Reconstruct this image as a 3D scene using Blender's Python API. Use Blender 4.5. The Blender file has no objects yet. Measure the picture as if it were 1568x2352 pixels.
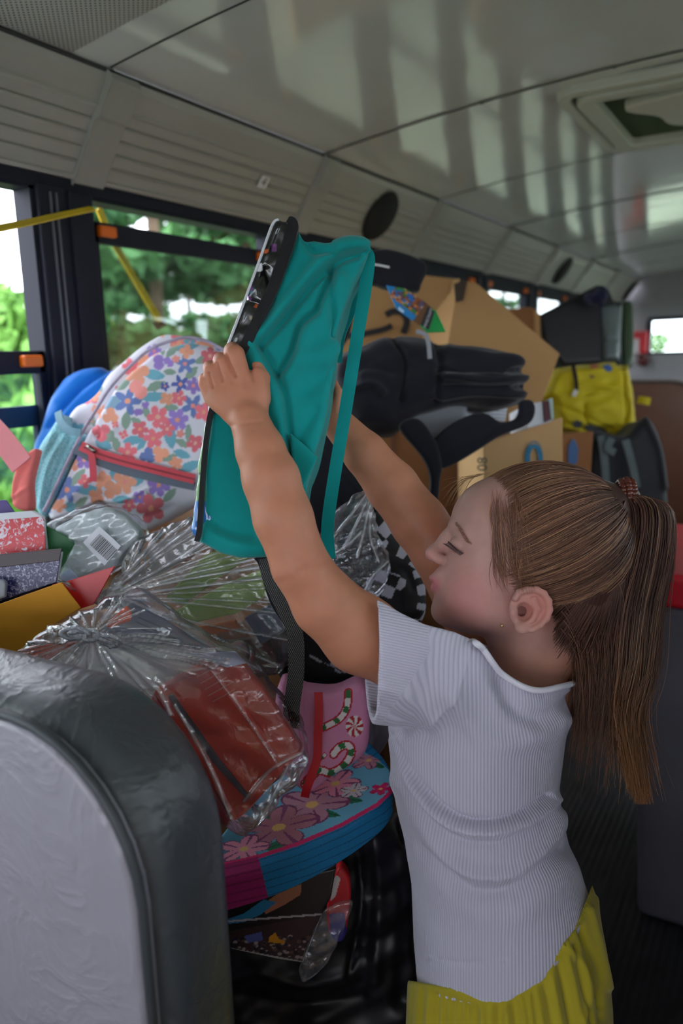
import bpy, bmesh, math, random
import numpy as np
from mathutils import Vector, Matrix
random.seed(7); RNG = np.random.default_rng(7)
SC = bpy.context.scene
COL = SC.collection

# ---------------------------------------------------------------- camera
# bus axes: X from the window wall into the bus, Y along the aisle, Z up (floor = 0)
FPX, CX, CY = 1800.0, 784.0, 1176.0          # focal length / centre in 1568x2352 pixels
VX, VY, TILT = 1850.0, 790.0, 0.03           # vanishing point of the aisle, slope of the horizon
def _n(v): v = np.array(v, float); return v / np.linalg.norm(v)
_a = -2350.0
_Y = _n([VX - CX, CY - VY, -FPX])
_yT = VY + TILT * (VX - _a)
_X = _n([-(_a - CX), -(CY - _yT), FPX]); _X = _n(_X - _Y * _X.dot(_Y))
_Z = np.cross(_X, _Y)
R = np.array([_X, _Y, _Z])                   # world = R @ camera vector
CAM = np.array([1.25, 0.0, 1.25])
E1, E2, E3 = R @ [1, 0, 0], R @ [0, -1, 0], R @ [0, 0, -1]   # right, down, forward
cam_data = bpy.data.cameras.new('camera'); cam = bpy.data.objects.new('camera', cam_data); COL.objects.link(cam)
M4 = Matrix([[*R[0], CAM[0]], [*R[1], CAM[1]], [*R[2], CAM[2]], [0, 0, 0, 1]])
cam.matrix_world = M4
cam_data.sensor_fit = 'VERTICAL'; cam_data.sensor_height = 36.0
cam_data.lens = 36.0 * FPX / 2352.0
cam_data.clip_start = 0.02
cam_data.dof.use_dof = True; cam_data.dof.focus_distance = 0.90; cam_data.dof.aperture_fstop = 3.4
SC.camera = cam

# ---------------------------------------------------------------- sky and exposure
world = bpy.data.worlds.new('sky'); SC.world = world; world.use_nodes = True
wn = world.node_tree.nodes; wl = world.node_tree.links
bg = wn['Background']
bg.inputs['Color'].default_value = (0.85, 0.89, 1.0, 1); bg.inputs['Strength'].default_value = 7.2   # bright overcast sky
SC.view_settings.view_transform = 'Standard'; SC.view_settings.look = 'None'
SC.view_settings.gamma = 1.0; SC.view_settings.use_curve_mapping = False
SC.view_settings.exposure = 0.0
SC.cycles.max_bounces = 8; SC.cycles.diffuse_bounces = 4; SC.cycles.glossy_bounces = 3
SC.cycles.transparent_max_bounces = 16; SC.cycles.transmission_bounces = 6
SC.cycles.sample_clamp_indirect = 6.0
SC.cycles.use_denoising = True
SC.cycles.use_adaptive_sampling = True; SC.cycles.adaptive_threshold = 0.03

# ---------------------------------------------------------------- pixel helpers
def ray(px, py): return R @ np.array([px - CX, CY - py, -FPX]) / FPX
def U(px, py, d): return CAM + ray(px, py) * d
def onX(px, py, x): r = ray(px, py); return CAM + r * (x - CAM[0]) / r[0]
def onY(px, py, y): r = ray(px, py); return CAM + r * (y - CAM[1]) / r[1]
def onZ(px, py, z): r = ray(px, py); return CAM + r * (z - CAM[2]) / r[2]

# ---------------------------------------------------------------- materials
def lin(r, g, b):
    f = lambda c: (c / 255 / 12.92) if c / 255 <= 0.04045 else ((c / 255 + 0.055) / 1.055) ** 2.4
    return (f(r), f(g), f(b))
class G:
    """tiny shader-graph helper"""
    def __init__(s, name):
        s.m = bpy.data.materials.new(name); s.m.use_nodes = True
        s.t = s.m.node_tree; s.b = s.t.nodes['Principled BSDF']; s.o = s.t.nodes['Material Output']
    def n(s, typ, **kw):
        nd = s.t.nodes.new(typ)
        for k, v in kw.items():
            if k.startswith('i_'):
                nd.inputs[k[2:].replace('_', ' ')].default_value = v
            else: setattr(nd, k, v)
        return nd
    def l(s, a, b): s.t.links.new(a, b)
    def co(s, kind='Object'): return s.n('ShaderNodeTexCoord').outputs[kind]
    def noise(s, scale, detail=3.0, vec=None, rough=0.5):
        nd = s.n('ShaderNodeTexNoise'); nd.inputs['Scale'].default_value = scale
        nd.inputs['Detail'].default_value = detail; nd.inputs['Roughness'].default_value = rough
        s.l(vec if vec is not None else s.co(), nd.inputs['Vector']); return nd
    def ramp(s, fac, stops):
        nd = s.n('ShaderNodeValToRGB'); cr = nd.color_ramp
        while len(cr.elements) < len(stops): cr.elements.new(0.5)
        for e, (p, c) in zip(cr.elements, stops): e.position = p; e.color = (*c, 1) if len(c) == 3 else c
        s.l(fac, nd.inputs['Fac']); return nd.outputs['Color']
    def mix(s, fac, a, b, mode='MIX'):
        nd = s.n('ShaderNodeMix'); nd.data_type = 'RGBA'; nd.blend_type = mode
        for v, i in ((fac, 0), (a, 6), (b, 7)):
            if hasattr(v, 'default_value') or hasattr(v, 'is_linked'): s.l(v, nd.inputs[i])
            elif isinstance(v, (int, float)): nd.inputs[i].default_value = v
            else: nd.inputs[i].default_value = (*v, 1)
        return nd.outputs[2]
    def math(s, op, a, b=0.0, c=0.0):
        nd = s.n('ShaderNodeMath'); nd.operation = op
        for i, v in enumerate((a, b, c)):
            if isinstance(v, (int, float)): nd.inputs[i].default_value = v
            else: s.l(v, nd.inputs[i])
        return nd.outputs[0]
    def attr(s, name): nd = s.n('ShaderNodeAttribute'); nd.attribute_name = name; return nd
    def bump(s, h, strength=0.3, dist=0.002, nrm=None):
        nd = s.n('ShaderNodeBump'); nd.inputs['Strength'].default_value = strength; nd.inputs['Distance'].default_value = dist
        s.l(h, nd.inputs['Height'])
        if nrm is not None: s.l(nrm, nd.inputs['Normal'])
        s.l(nd.outputs[0], s.b.inputs['Normal']); return nd.outputs[0]
    def base(s, c):
        if isinstance(c, tuple): s.b.inputs['Base Color'].default_value = (*c, 1)
        else: s.l(c, s.b.inputs['Base Color'])
    def set(s, **kw):
        names = dict(rough='Roughness', metal='Metallic', spec='Specular IOR Level', coat='Coat Weight', coatr='Coat Roughness',
                     sheen='Sheen Weight', sss='Subsurface Weight', trans='Transmission Weight', ior='IOR', alpha='Alpha', aniso='Anisotropic')
        for k, v in kw.items():
            i = s.b.inputs[names[k]]
            if isinstance(v, (int, float)): i.default_value = v
            else: s.l(v, i)
        return s
MATS = {}
def mat(name, col=None, rough=0.6, spec=0.5, metal=0.0, var=0.12, vscale=6.0, bump=0.0, bscale=120.0, bdist=0.001, attr=False, coat=0.0, sheen=0.0, sss=0.0):
    """plain procedural surface: colour (or the painted 'col' attribute), slight mottling, fine relief"""
    if name in MATS: return MATS[name]
    g = G(name); g.set(rough=rough, spec=spec, metal=metal, coat=coat, sheen=sheen)
    c = g.attr('col').outputs['Color'] if attr else col
    if var > 0:
        nz = g.noise(vscale, 4.0)
        f = g.ramp(nz.outputs['Fac'], [(0.25, (1 - var,) * 3), (0.75, (1 + var,) * 3)])
        if not attr:
            rgb = g.n('ShaderNodeRGB'); rgb.outputs[0].default_value = (*col, 1); c = rgb.outputs[0]
        c = g.mix(1.0, c, f, 'MULTIPLY')
    g.base(c)
    if bump > 0: g.bump(g.noise(bscale, 3.0).outputs['Fac'], bump, bdist)
    if sss > 0:
        g.set(sss=sss); g.b.inputs['Subsurface Radius'].default_value = (1.0, 0.4, 0.25); g.b.inputs['Subsurface Scale'].default_value = 0.006
    MATS[name] = g.m; return g.m

# ---------------------------------------------------------------- objects
def tag(o, label, cat=None, group=None, kind=None):
    if label: o['label'] = label
    if cat: o['category'] = cat
    if group: o['group'] = group
    if kind: o['kind'] = kind
    return o
def thing(name, loc, label=None, cat=None, group=None, kind=None, parent=None):
    o = bpy.data.objects.new(name, None); COL.objects.link(o); o.empty_display_size = 0.05
    if parent is not None: o.parent = parent; o.location = Vector(loc) - wpos(parent)
    else: o.location = Vector(loc)
    return tag(o, label, cat, group, kind)
def wpos(o):
    v = Vector((0, 0, 0))
    while o is not None: v = v + o.location; o = o.parent
    return v
def meshobj(name, verts, faces, m, parent=None, smooth=True, cols=None, attrs=None, origin=None, uv=None):
    """verts in world metres; the object's origin goes to its parent's place or to its own base"""
    V = np.asarray(verts, np.float64).reshape(-1, 3)
    if parent is not None: org = np.array(wpos(parent))
    elif origin is not None: org = np.array(origin, float)
    else:
        lo, hi = V.min(0), V.max(0); org = np.array([(lo[0] + hi[0]) / 2, (lo[1] + hi[1]) / 2, lo[2]])
    me = bpy.data.meshes.new(name)
    F = faces
    if isinstance(F, np.ndarray):
        nf, k = F.shape
        me.vertices.add(len(V)); me.vertices.foreach_set('co', (V - org).astype(np.float32).ravel())
        me.loops.add(nf * k); me.loops.foreach_set('vertex_index', F.astype(np.int32).ravel())
        me.polygons.add(nf); me.polygons.foreach_set('loop_start', np.arange(0, nf * k, k, dtype=np.int32))
        me.update(calc_edges=True)
    else:
        me.from_pydata([tuple(v) for v in (V - org)], [], [tuple(f) for f in F]); me.update()
    if smooth: me.polygons.foreach_set('use_smooth', np.ones(len(me.polygons), bool))
    if cols is not None:
        a = me.color_attributes.new('col', 'FLOAT_COLOR', 'POINT')
        c4 = np.ones((len(V), 4), np.float32); c4[:, :3] = cols; a.data.foreach_set('color', c4.ravel())
    for k, v in (attrs or {}).items():
        a = me.attributes.new(k, 'FLOAT', 'POINT'); a.data.foreach_set('value', np.asarray(v, np.float32))
    if m is not None:
        for mm in (m if isinstance(m, (list, tuple)) else [m]): me.materials.append(mm)
    o = bpy.data.objects.new(name, me); COL.objects.link(o)
    if parent is not None: o.parent = parent
    else: o.location = org
    return o
class MB:
    """collects simple solids into one mesh (world metres)"""
    def __init__(s): s.v = []; s.f = []
    def add(s, vs, fs):
        k = len(s.v); s.v += [tuple(map(float, v)) for v in vs]; s.f += [tuple(i + k for i in f) for f in fs]; return s
    def box(s, lo, hi):
        (a, b, c), (d, e, f) = lo, hi
        return s.add([(a, b, c), (d, b, c), (d, e, c), (a, e, c), (a, b, f), (d, b, f), (d, e, f), (a, e, f)],
                     [(0, 3, 2, 1), (4, 5, 6, 7), (0, 1, 5, 4), (1, 2, 6, 5), (2, 3, 7, 6), (3, 0, 4, 7)])
    def hexa(s, p):   # 8 corners: 0-3 front loop, 4-7 back loop
        return s.add(p, [(0, 1, 2, 3), (7, 6, 5, 4), (0, 4, 5, 1), (1, 5, 6, 2), (2, 6, 7, 3), (3, 7, 4, 0)])
    def prism(s, poly, off):   # polygon loop (3D) extruded by an offset vector
        n = len(poly); off = np.array(off, float)
        vs = [np.array(p, float) for p in poly] + [np.array(p, float) + off for p in poly]
        return s.add(vs, [tuple(range(n)), tuple(range(2 * n - 1, n - 1, -1))] + [(i, i + n, (i + 1) % n + n, (i + 1) % n) for i in range(n)])
    def tube(s, pts, r, seg=8, caps=True):
        pts = [np.array(p, float) for p in pts]; n = len(pts); rr = [r] * n if np.isscalar(r) else list(r); k0 = len(s.v)
        up = np.array([0.13, 0.21, 0.97])
        for i, p in enumerate(pts):
            t = pts[min(i + 1, n - 1)] - pts[max(i - 1, 0)]; t = t / (np.linalg.norm(t) + 1e-12)
            a = np.cross(t, up); a = a / (np.linalg.norm(a) + 1e-9); b = np.cross(t, a)
            for j in range(seg):
                w = 2 * math.pi * j / seg; s.v.append(tuple(p + rr[i] * (math.cos(w) * a + math.sin(w) * b)))
        for i in range(n - 1):
            for j in range(seg):
                q = (j + 1) % seg; s.f.append((k0 + i * seg + j, k0 + i * seg + q, k0 + (i + 1) * seg + q, k0 + (i + 1) * seg + j))
        if caps:
            s.f.append(tuple(k0 + j for j in range(seg))[::-1]); s.f.append(tuple(k0 + (n - 1) * seg + j for j in range(seg)))
        return s
    def ball(s, c, r, seg=8, rings=6):
        c = np.array(c, float); r = np.array([r] * 3 if np.isscalar(r) else r, float); k = len(s.v)
        s.v.append(tuple(c + [0, 0, r[2]]))
        for i in range(1, rings):
            for j in range(seg):
                a, b = math.pi * i / rings, 2 * math.pi * j / seg
                s.v.append(tuple(c + r * [math.sin(a) * math.cos(b), math.sin(a) * math.sin(b), math.cos(a)]))
        s.v.append(tuple(c - [0, 0, r[2]])); e = len(s.v) - 1
        for j in range(seg):
            q = (j + 1) % seg
            s.f.append((k, k + 1 + j, k + 1 + q)); s.f.append((e, e - seg + q, e - seg + j))
            for i in range(rings - 2): s.f.append((k + 1 + i * seg + j, k + 1 + (i + 1) * seg + j, k + 1 + (i + 1) * seg + q, k + 1 + i * seg + q))
        return s
    def ribbon(s, pts, width, thick, nrm):   # flat band: centre line, width direction found from nrm
        pts = [np.array(p, float) for p in pts]; n = len(pts); k = len(s.v)
        nr = [np.array(nrm, float)] * n if np.ndim(nrm) == 1 else [np.array(q, float) for q in nrm]
        ww = [width] * n if np.isscalar(width) else width
        for i, p in enumerate(pts):
            t = pts[min(i + 1, n - 1)] - pts[max(i - 1, 0)]; t /= np.linalg.norm(t) + 1e-12
            b = np.cross(t, nr[i]); b /= np.linalg.norm(b) + 1e-12; c = np.cross(b, t)
            for q in (b * ww[i] / 2 - c * thick / 2, b * ww[i] / 2 + c * thick / 2, -b * ww[i] / 2 + c * thick / 2, -b * ww[i] / 2 - c * thick / 2): s.v.append(tuple(p + q))
        for i in range(n - 1):
            for j in range(4):
                q = (j + 1) % 4; s.f.append((k + 4 * i + j, k + 4 * i + 4 + j, k + 4 * i + 4 + q, k + 4 * i + q))
        s.f.append((k, k + 1, k + 2, k + 3)); e = k + 4 * (n - 1); s.f.append((e + 3, e + 2, e + 1, e)); return s
    def build(s, name, m, parent=None, smooth=False, bevel=0.0, origin=None, seg=2):
        o = meshobj(name, s.v, s.f, m, parent, smooth, origin=origin)
        bm = bmesh.new(); bm.from_mesh(o.data); bmesh.ops.recalc_face_normals(bm, faces=bm.faces); bm.to_mesh(o.data); bm.free()
        if bevel > 0:
            md = o.modifiers.new('bevel', 'BEVEL'); md.width = bevel; md.segments = seg; md.limit_method = 'ANGLE'; md.angle_limit = 0.6
        return o
def spline(pts, n=8):
    """Catmull-Rom through the points"""
    P = np.array(pts, float); out = []
    for i in range(len(P) - 1):
        p0, p1, p2, p3 = P[max(i - 1, 0)], P[i], P[i + 1], P[min(i + 2, len(P) - 1)]
        for k in range(n):
            t = k / n
            out.append(0.5 * ((2 * p1) + (p2 - p0) * t + (2 * p0 - 5 * p1 + 4 * p2 - p3) * t * t + (3 * p1 - p0 - 3 * p2 + p3) * t ** 3))
    out.append(P[-1]); return np.array(out)
def closed(pts, n=6):
    P = np.array(pts, float); N = len(P); out = []
    for i in range(N):
        p0, p1, p2, p3 = P[i - 1], P[i], P[(i + 1) % N], P[(i + 2) % N]
        for k in range(n):
            t = k / n
            out.append(0.5 * ((2 * p1) + (p2 - p0) * t + (2 * p0 - 5 * p1 + 4 * p2 - p3) * t * t + (3 * p1 - p0 - 3 * p2 + p3) * t ** 3))
    return np.array(out)
def text_mesh(name, body, origin, right, up, height, m, parent, thick=0.0006, align='CENTER'):
    cu = bpy.data.curves.new(name, 'FONT'); cu.body = body; cu.size = 1.0; cu.align_x = align; cu.align_y = 'CENTER'; cu.extrude = 0.0
    cu.resolution_u = 3
    tmp = bpy.data.objects.new(name, cu); COL.objects.link(tmp)
    dg = bpy.context.evaluated_depsgraph_get(); me = bpy.data.meshes.new_from_object(tmp.evaluated_get(dg))
    V = np.array([v.co[:] for v in me.vertices]); F = [tuple(p.vertices) for p in me.polygons]
    bpy.data.objects.remove(tmp); bpy.data.curves.remove(cu); bpy.data.meshes.remove(me)
    right = _n(right); up = _n(np.array(up, float) - right * np.dot(up, right)); nn = np.cross(right, up)
    W = np.array(origin, float) + V[:, :1] * right * height + V[:, 1:2] * up * height + nn * thick
    return meshobj(name, W, F, m, parent, False)

# ---------------------------------------------------------------- implicit-surface modeller (numpy)
class Field:
    """Signed distance on a grid.  Units are 'pixels at depth d0': x right, y down, w away."""
    def __init__(s, px0, py0, d0, lo, hi, h):
        s.d0 = d0; s.s = d0 / FPX; s.h = h; s.lo = np.array(lo, float)
        s.nd = np.ceil((np.array(hi, float) - s.lo) / h).astype(int) + 1
        s.ax = [s.lo[i] + h * np.arange(s.nd[i]) for i in range(3)]
        s.D = np.full(tuple(s.nd), 400.0, np.float32)
    def q(s, px, py, w=0.0):      # image pixel at offset depth w -> local point
        k = (FPX + w) / FPX; return np.array([CX + (px - CX) * k, CY + (py - CY) * k, w])
    def sub(s, lo, hi):
        a = np.maximum(np.floor((np.array(lo) - s.lo) / s.h).astype(int), 0); b = np.minimum(np.ceil((np.array(hi) - s.lo) / s.h).astype(int) + 1, s.nd)
        if np.any(b <= a): return None, None
        sl = tuple(slice(a[i], b[i]) for i in range(3))
        return sl, (s.ax[0][sl[0]][:, None, None].astype(np.float32), s.ax[1][sl[1]][None, :, None].astype(np.float32), s.ax[2][sl[2]][None, None, :].astype(np.float32))
    def comb(s, sl, d, k, op):
        A = s.D[sl]
        if op == 'sub': d = -d
        if op == 'add':
            if k > 0: h = np.maximum(k - np.abs(A - d), 0) / k; s.D[sl] = np.minimum(A, d) - h * h * k / 4
            else: s.D[sl] = np.minimum(A, d)
        else:
            if k > 0: h = np.maximum(k - np.abs(A - d), 0) / k; s.D[sl] = np.maximum(A, d) + h * h * k / 4
            else: s.D[sl] = np.maximum(A, d)
    def ell(s, c, r, k=10.0, op='add', rot=0.0, roty=0.0):
        c = np.array(c, float); r = np.array([r] * 3 if np.isscalar(r) else r, float); m = r.max() + k + 3 * s.h + 12
        sl, g = s.sub(c - m, c + m)
        if sl is None: return s
        x, y, w = g[0] - c[0], g[1] - c[1], g[2] - c[2]
        if rot: ca, sa = math.cos(rot), math.sin(rot); x, y = ca * x + sa * y, -sa * x + ca * y
        if roty: ca, sa = math.cos(roty), math.sin(roty); x, w = ca * x + sa * w, -sa * x + ca * w
        k0 = np.sqrt((x / r[0]) ** 2 + (y / r[1]) ** 2 + (w / r[2]) ** 2); k1 = np.sqrt((x / r[0] ** 2) ** 2 + (y / r[1] ** 2) ** 2 + (w / r[2] ** 2) ** 2) + 1e-9
        s.comb(sl, (k0 * (k0 - 1) / k1).astype(np.float32), k, op); return s
    def cap(s, a, b, ra, rb=None, k=8.0, op='add', flat=1.0):
        a = np.array(a, float); b = np.array(b, float); rb = ra if rb is None else rb; m = max(ra, rb) + k + 3 * s.h + 6
        sl, g = s.sub(np.minimum(a, b) - m, np.maximum(a, b) + m)
        if sl is None: return s
        ab = b - a; L = ab.dot(ab) + 1e-9
        t = np.clip(((g[0] - a[0]) * ab[0] + (g[1] - a[1]) * ab[1] + (g[2] - a[2]) * ab[2]) / L, 0, 1)
        d = np.sqrt((g[0] - a[0] - t * ab[0]) ** 2 + (g[1] - a[1] - t * ab[1]) ** 2 + ((g[2] - a[2] - t * ab[2]) / flat) ** 2) - (ra + (rb - ra) * t)
        s.comb(sl, d.astype(np.float32), k, op); return s
    def chain(s, pts, rr, k=8.0, op='add', first=None, flat=1.0):
        for i in range(len(pts) - 1): s.cap(pts[i], pts[i + 1], rr[i], rr[i + 1], (first if (i == 0 and first is not None) else k), op, flat)
        return s
    def stack(s, rows, k=12.0, op='add'):
        """rows of (y, x_left, x_right, w_near, w_far): an elliptical column that follows them"""
        rows = np.array(rows, float); ys = rows[:, 0]
        lo = [rows[:, 1].min() - 60, ys[0] - 60, rows[:, 3].min() - 60]; hi = [rows[:, 2].max() + 60, ys[-1] + 60, rows[:, 4].max() + 60]
        sl, g = s.sub(lo, hi)
        y = g[1].ravel(); I = [np.interp(y, ys, rows[:, j])[None, :, None] for j in range(1, 5)]
        xc, a = (I[0] + I[1]) / 2, (I[1] - I[0]) / 2; wc, b = (I[2] + I[3]) / 2, (I[3] - I[2]) / 2
        d = (np.sqrt(((g[0] - xc) / a) ** 2 + ((g[2] - wc) / b) ** 2) - 1) * np.minimum(a, b)
        d = np.maximum(d, np.maximum(ys[0] - g[1], g[1] - ys[-1]))
        s.comb(sl, d.astype(np.float32), k, op); return s
    def plane(s, p, n, k=0.0):   # keep the side n points away from
        p = np.array(p, float); n = _n(n); sl, g = s.sub(s.lo, s.lo + s.nd * s.h)
        d = (g[0] - p[0]) * n[0] + (g[1] - p[1]) * n[1] + (g[2] - p[2]) * n[2]
        A = s.D
        if k > 0: h = np.maximum(k - np.abs(A - d), 0) / k; s.D = (np.maximum(A, d) + h * h * k / 4).astype(np.float32)
        else: s.D = np.maximum(A, d).astype(np.float32)
        return s
    def slab(s, poly, w0, w1, rnd=10.0, k=0.0, op='add', shear=(0, 0), tilt=(0, 0), puff=0.0):
        """outline polygon with thickness from w0 to w1, rounded edges, leaning by tilt, extruded along shear"""
        poly = np.array(poly, float); lo2, hi2 = poly.min(0) - 60, poly.max(0) + 60; st = max(s.h, 1.5)
        gx = np.arange(lo2[0], hi2[0], st); gy = np.arange(lo2[1], hi2[1], st); D2 = poly_sdf(poly, gx, gy)
        sl, g = s.sub(s.lo, s.lo + s.nd * s.h)
        c = poly.mean(0)
        W = g[2] - (tilt[0] * (g[0] - c[0]) + tilt[1] * (g[1] - c[1])); W = np.broadcast_to(W, s.D.shape)
        fx = np.clip((g[0] - shear[0] * (W - w0) - gx[0]) / st, 0, len(gx) - 1.001); fy = np.clip((g[1] - shear[1] * (W - w0) - gy[0]) / st, 0, len(gy) - 1.001)
        fx = np.broadcast_to(fx, s.D.shape); fy = np.broadcast_to(fy, s.D.shape)
        ix, iy = fx.astype(np.int32), fy.astype(np.int32); tx, ty = (fx - ix).astype(np.float32), (fy - iy).astype(np.float32)
        d2 = (D2[ix, iy] * (1 - tx) * (1 - ty) + D2[ix + 1, iy] * tx * (1 - ty) + D2[ix, iy + 1] * (1 - tx) * ty + D2[ix + 1, iy + 1] * tx * ty)
        hw = (w1 - w0) / 2
        if puff > 0: hw = hw * (0.45 + 0.55 * np.sqrt(np.clip(-d2 / puff, 0, 1)))
        dw = np.abs(W - (w0 + w1) / 2) - hw
        a, b = d2 + rnd, dw + rnd
        d = np.sqrt(np.maximum(a, 0) ** 2 + np.maximum(b, 0) ** 2) + np.minimum(np.maximum(a, b), 0) - rnd
        s.comb(sl, d.astype(np.float32), k, op); return s
    def noise(s, amp, scale, seed=0):
        """low-frequency wobble of the surface"""
        r = np.random.default_rng(seed); d = 0
        for i in range(5):
            v = r.normal(size=3); v /= np.linalg.norm(v); v *= 2 * math.pi / scale * r.uniform(0.6, 1.7); ph = r.uniform(0, 6.28)
            d = d + np.sin(s.ax[0][:, None, None] * v[0] + s.ax[1][None, :, None] * v[1] + s.ax[2][None, None, :] * v[2] + ph) / 5 ** 0.5
        s.D = (s.D + amp * d).astype(np.float32); return s
    def mesh(s, smooth=1):
        D = s.D; S = D < 0; n = D.shape
        c = np.zeros((n[0] - 1, n[1] - 1, n[2] - 1), np.int8)
        for i in (0, 1):
            for j in (0, 1):
                for k in (0, 1): c += S[i:n[0] - 1 + i, j:n[1] - 1 + j, k:n[2] - 1 + k]
        act = np.argwhere((c > 0) & (c < 8)); N = len(act)
        idx = np.full(c.shape, -1, np.int32); idx[act[:, 0], act[:, 1], act[:, 2]] = np.arange(N)
        P = np.zeros((N, 3)); cnt = np.zeros(N)
        cor = np.array([(i, j, k) for i in (0, 1) for j in (0, 1) for k in (0, 1)])
        vals = [D[act[:, 0] + o[0], act[:, 1] + o[1], act[:, 2] + o[2]] for o in cor]
        for a in range(8):
            for b in range(a + 1, 8):
                if np.abs(cor[a] - cor[b]).sum() != 1: continue
                va, vb = vals[a], vals[b]; m = (va < 0) != (vb < 0)
                t = np.where(m, va / np.where(m, va - vb, 1), 0)[:, None]
                P += np.where(m[:, None], cor[a] + t * (cor[b] - cor[a]), 0); cnt += m
        P = act + P / np.maximum(cnt, 1)[:, None]
        quads = []
        for ax in range(3):
            o = [0, 0, 0]; o[ax] = 1
            A = S[:n[0] - o[0], :n[1] - o[1], :n[2] - o[2]]; B = S[o[0]:, o[1]:, o[2]:]
            e = np.argwhere(A != B); u, v = (ax + 1) % 3, (ax + 2) % 3
            ok = (e[:, u] > 0) & (e[:, v] > 0) & (e[:, u] < n[u] - 1) & (e[:, v] < n[v] - 1); e = e[ok]
            fl = A[e[:, 0], e[:, 1], e[:, 2]]
            def I(du, dv):
                z = e.copy(); z[:, u] -= du; z[:, v] -= dv; return idx[z[:, 0], z[:, 1], z[:, 2]]
            Q = np.stack([I(1, 1), I(0, 1), I(0, 0), I(1, 0)], 1); Q[~fl] = Q[~fl][:, ::-1]; quads.append(Q)
        F = np.concatenate(quads); F = F[(F >= 0).all(1)]
        V = s.lo + P * s.h
        for _ in range(smooth):
            acc = np.zeros_like(V); cn = np.zeros(len(V))
            for a in range(4):
                b = (a + 1) % 4
                for p_, q_ in ((F[:, a], F[:, b]), (F[:, b], F[:, a])):
                    for d_ in range(3): acc[:, d_] += np.bincount(p_, V[q_, d_], len(V))
                    cn += np.bincount(p_, minlength=len(V))
            V = 0.5 * V + 0.5 * acc / np.maximum(cn, 1)[:, None]
        return V, F
    def world(s, V):
        C0 = U(CX, CY, s.d0); return C0 + s.s * ((V[:, :1] - CX) * E1 + (V[:, 1:2] - CY) * E2 + V[:, 2:3] * E3)
    def pix(s, V):
        k = FPX / (FPX + V[:, 2]); return CX + (V[:, 0] - CX) * k, CY + (V[:, 1] - CY) * k
def poly_sdf(poly, gx, gy):
    X, Y = np.meshgrid(gx, gy, indexing='ij'); d = np.full(X.shape, 1e9); ins = np.zeros(X.shape, bool); n = len(poly)
    for i in range(n):
        a, b = poly[i], poly[(i + 1) % n]; e = b - a
        t = np.clip(((X - a[0]) * e[0] + (Y - a[1]) * e[1]) / (e.dot(e) + 1e-9), 0, 1)
        d = np.minimum(d, (X - a[0] - t * e[0]) ** 2 + (Y - a[1] - t * e[1]) ** 2)
        if a[1] != b[1]:
            cr = ((a[1] > Y) != (b[1] > Y)) & (X < (b[0] - a[0]) * (Y - a[1]) / (b[1] - a[1]) + a[0]); ins ^= cr
    d = np.sqrt(d); return np.where(ins, -d, d).astype(np.float32)
def normals(V, F):
    n = np.cross(V[F[:, 2]] - V[F[:, 0]], V[F[:, 3 % F.shape[1]]] - V[F[:, 1]]); out = np.zeros_like(V)
    for a in range(F.shape[1]):
        for d in range(3): out[:, d] += np.bincount(F[:, a], n[:, d], len(V))
    return out / (np.linalg.norm(out, axis=1, keepdims=True) + 1e-9)
def line_dist(px, py, pts):
    d = np.full(px.shape, 1e9); P = np.array(pts, float)
    for a, b in zip(P[:-1], P[1:]):
        e = b - a; t = np.clip(((px - a[0]) * e[0] + (py - a[1]) * e[1]) / (e.dot(e) + 1e-9), 0, 1)
        d = np.minimum(d, np.hypot(px - a[0] - t * e[0], py - a[1] - t * e[1]))
    return d
def folds(fl, V, F, lines, near=True):
    """lines: (points, width, height) ridges (+) or creases (-) pressed into the cloth"""
    N = normals(V, F); sgn = np.sign((N * (V - V.mean(0))).sum()); N = N * (sgn if sgn else 1)
    px, py = fl.pix(V); msk = np.clip(-N[:, 2] * 1.6 + 0.3, 0, 1) if near else 1.0
    D = np.zeros(len(V))
    for pts, wd, ht in lines:
        P = spline(pts, 6) if len(pts) > 2 else np.array(pts, float)
        tt = np.exp(-(line_dist(px, py, P) / wd) ** 2)
        D += ht * tt
    return V + N * (D * msk)[:, None]
def inpoly(px, py, poly):
    ins = np.zeros(px.shape, bool); P = np.array(poly, float); n = len(P)
    for i in range(n):
        a, b = P[i], P[(i + 1) % n]
        if a[1] != b[1]: ins ^= ((a[1] > py) != (b[1] > py)) & (px < (b[0] - a[0]) * (py - a[1]) / (b[1] - a[1]) + a[0])
    return ins

# ================================================================ the bus
WID, Y0B, Y1B = 2.30, -2.30, 6.60
def roof_z(x): return 1.855 - 0.072 * (x - 1.15) ** 2
PITCH = 0.76; PIL = [1.12 + PITCH * k for k in range(-4, 8)]
def m_frame():
    g = G('window_frame_dark'); g.base(lin(28, 30, 44)); g.set(rough=0.6, spec=0.25); g.bump(g.noise(400).outputs['Fac'], 0.08, 0.0005); return g.m
M_FRAME = m_frame()
def m_glass():
    g = G('window_glass'); t = g.n('ShaderNodeBsdfTransparent'); t.inputs[0].default_value = (0.93, 0.97, 0.95, 1)
    gl = g.n('ShaderNodeBsdfGlossy'); gl.inputs['Roughness'].default_value = 0.02; fr = g.n('ShaderNodeFresnel'); fr.inputs[0].default_value = 1.45
    f = g.math('MULTIPLY', fr.outputs[0], 0.6)
    mx = g.n('ShaderNodeMixShader'); g.l(f, mx.inputs[0]); g.l(t.outputs[0], mx.inputs[1]); g.l(gl.outputs[0], mx.inputs[2]); g.l(mx.outputs[0], g.o.inputs[0]); return g.m
M_GLASS = m_glass()
M_CORN = mat('cornice_paint', lin(176, 172, 168), rough=0.42, spec=0.45, var=0.05, vscale=4, bump=0.05, bscale=300)
M_BRACK = mat('bracket_paint', lin(168, 166, 162), rough=0.4, spec=0.45, var=0.05)
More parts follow.
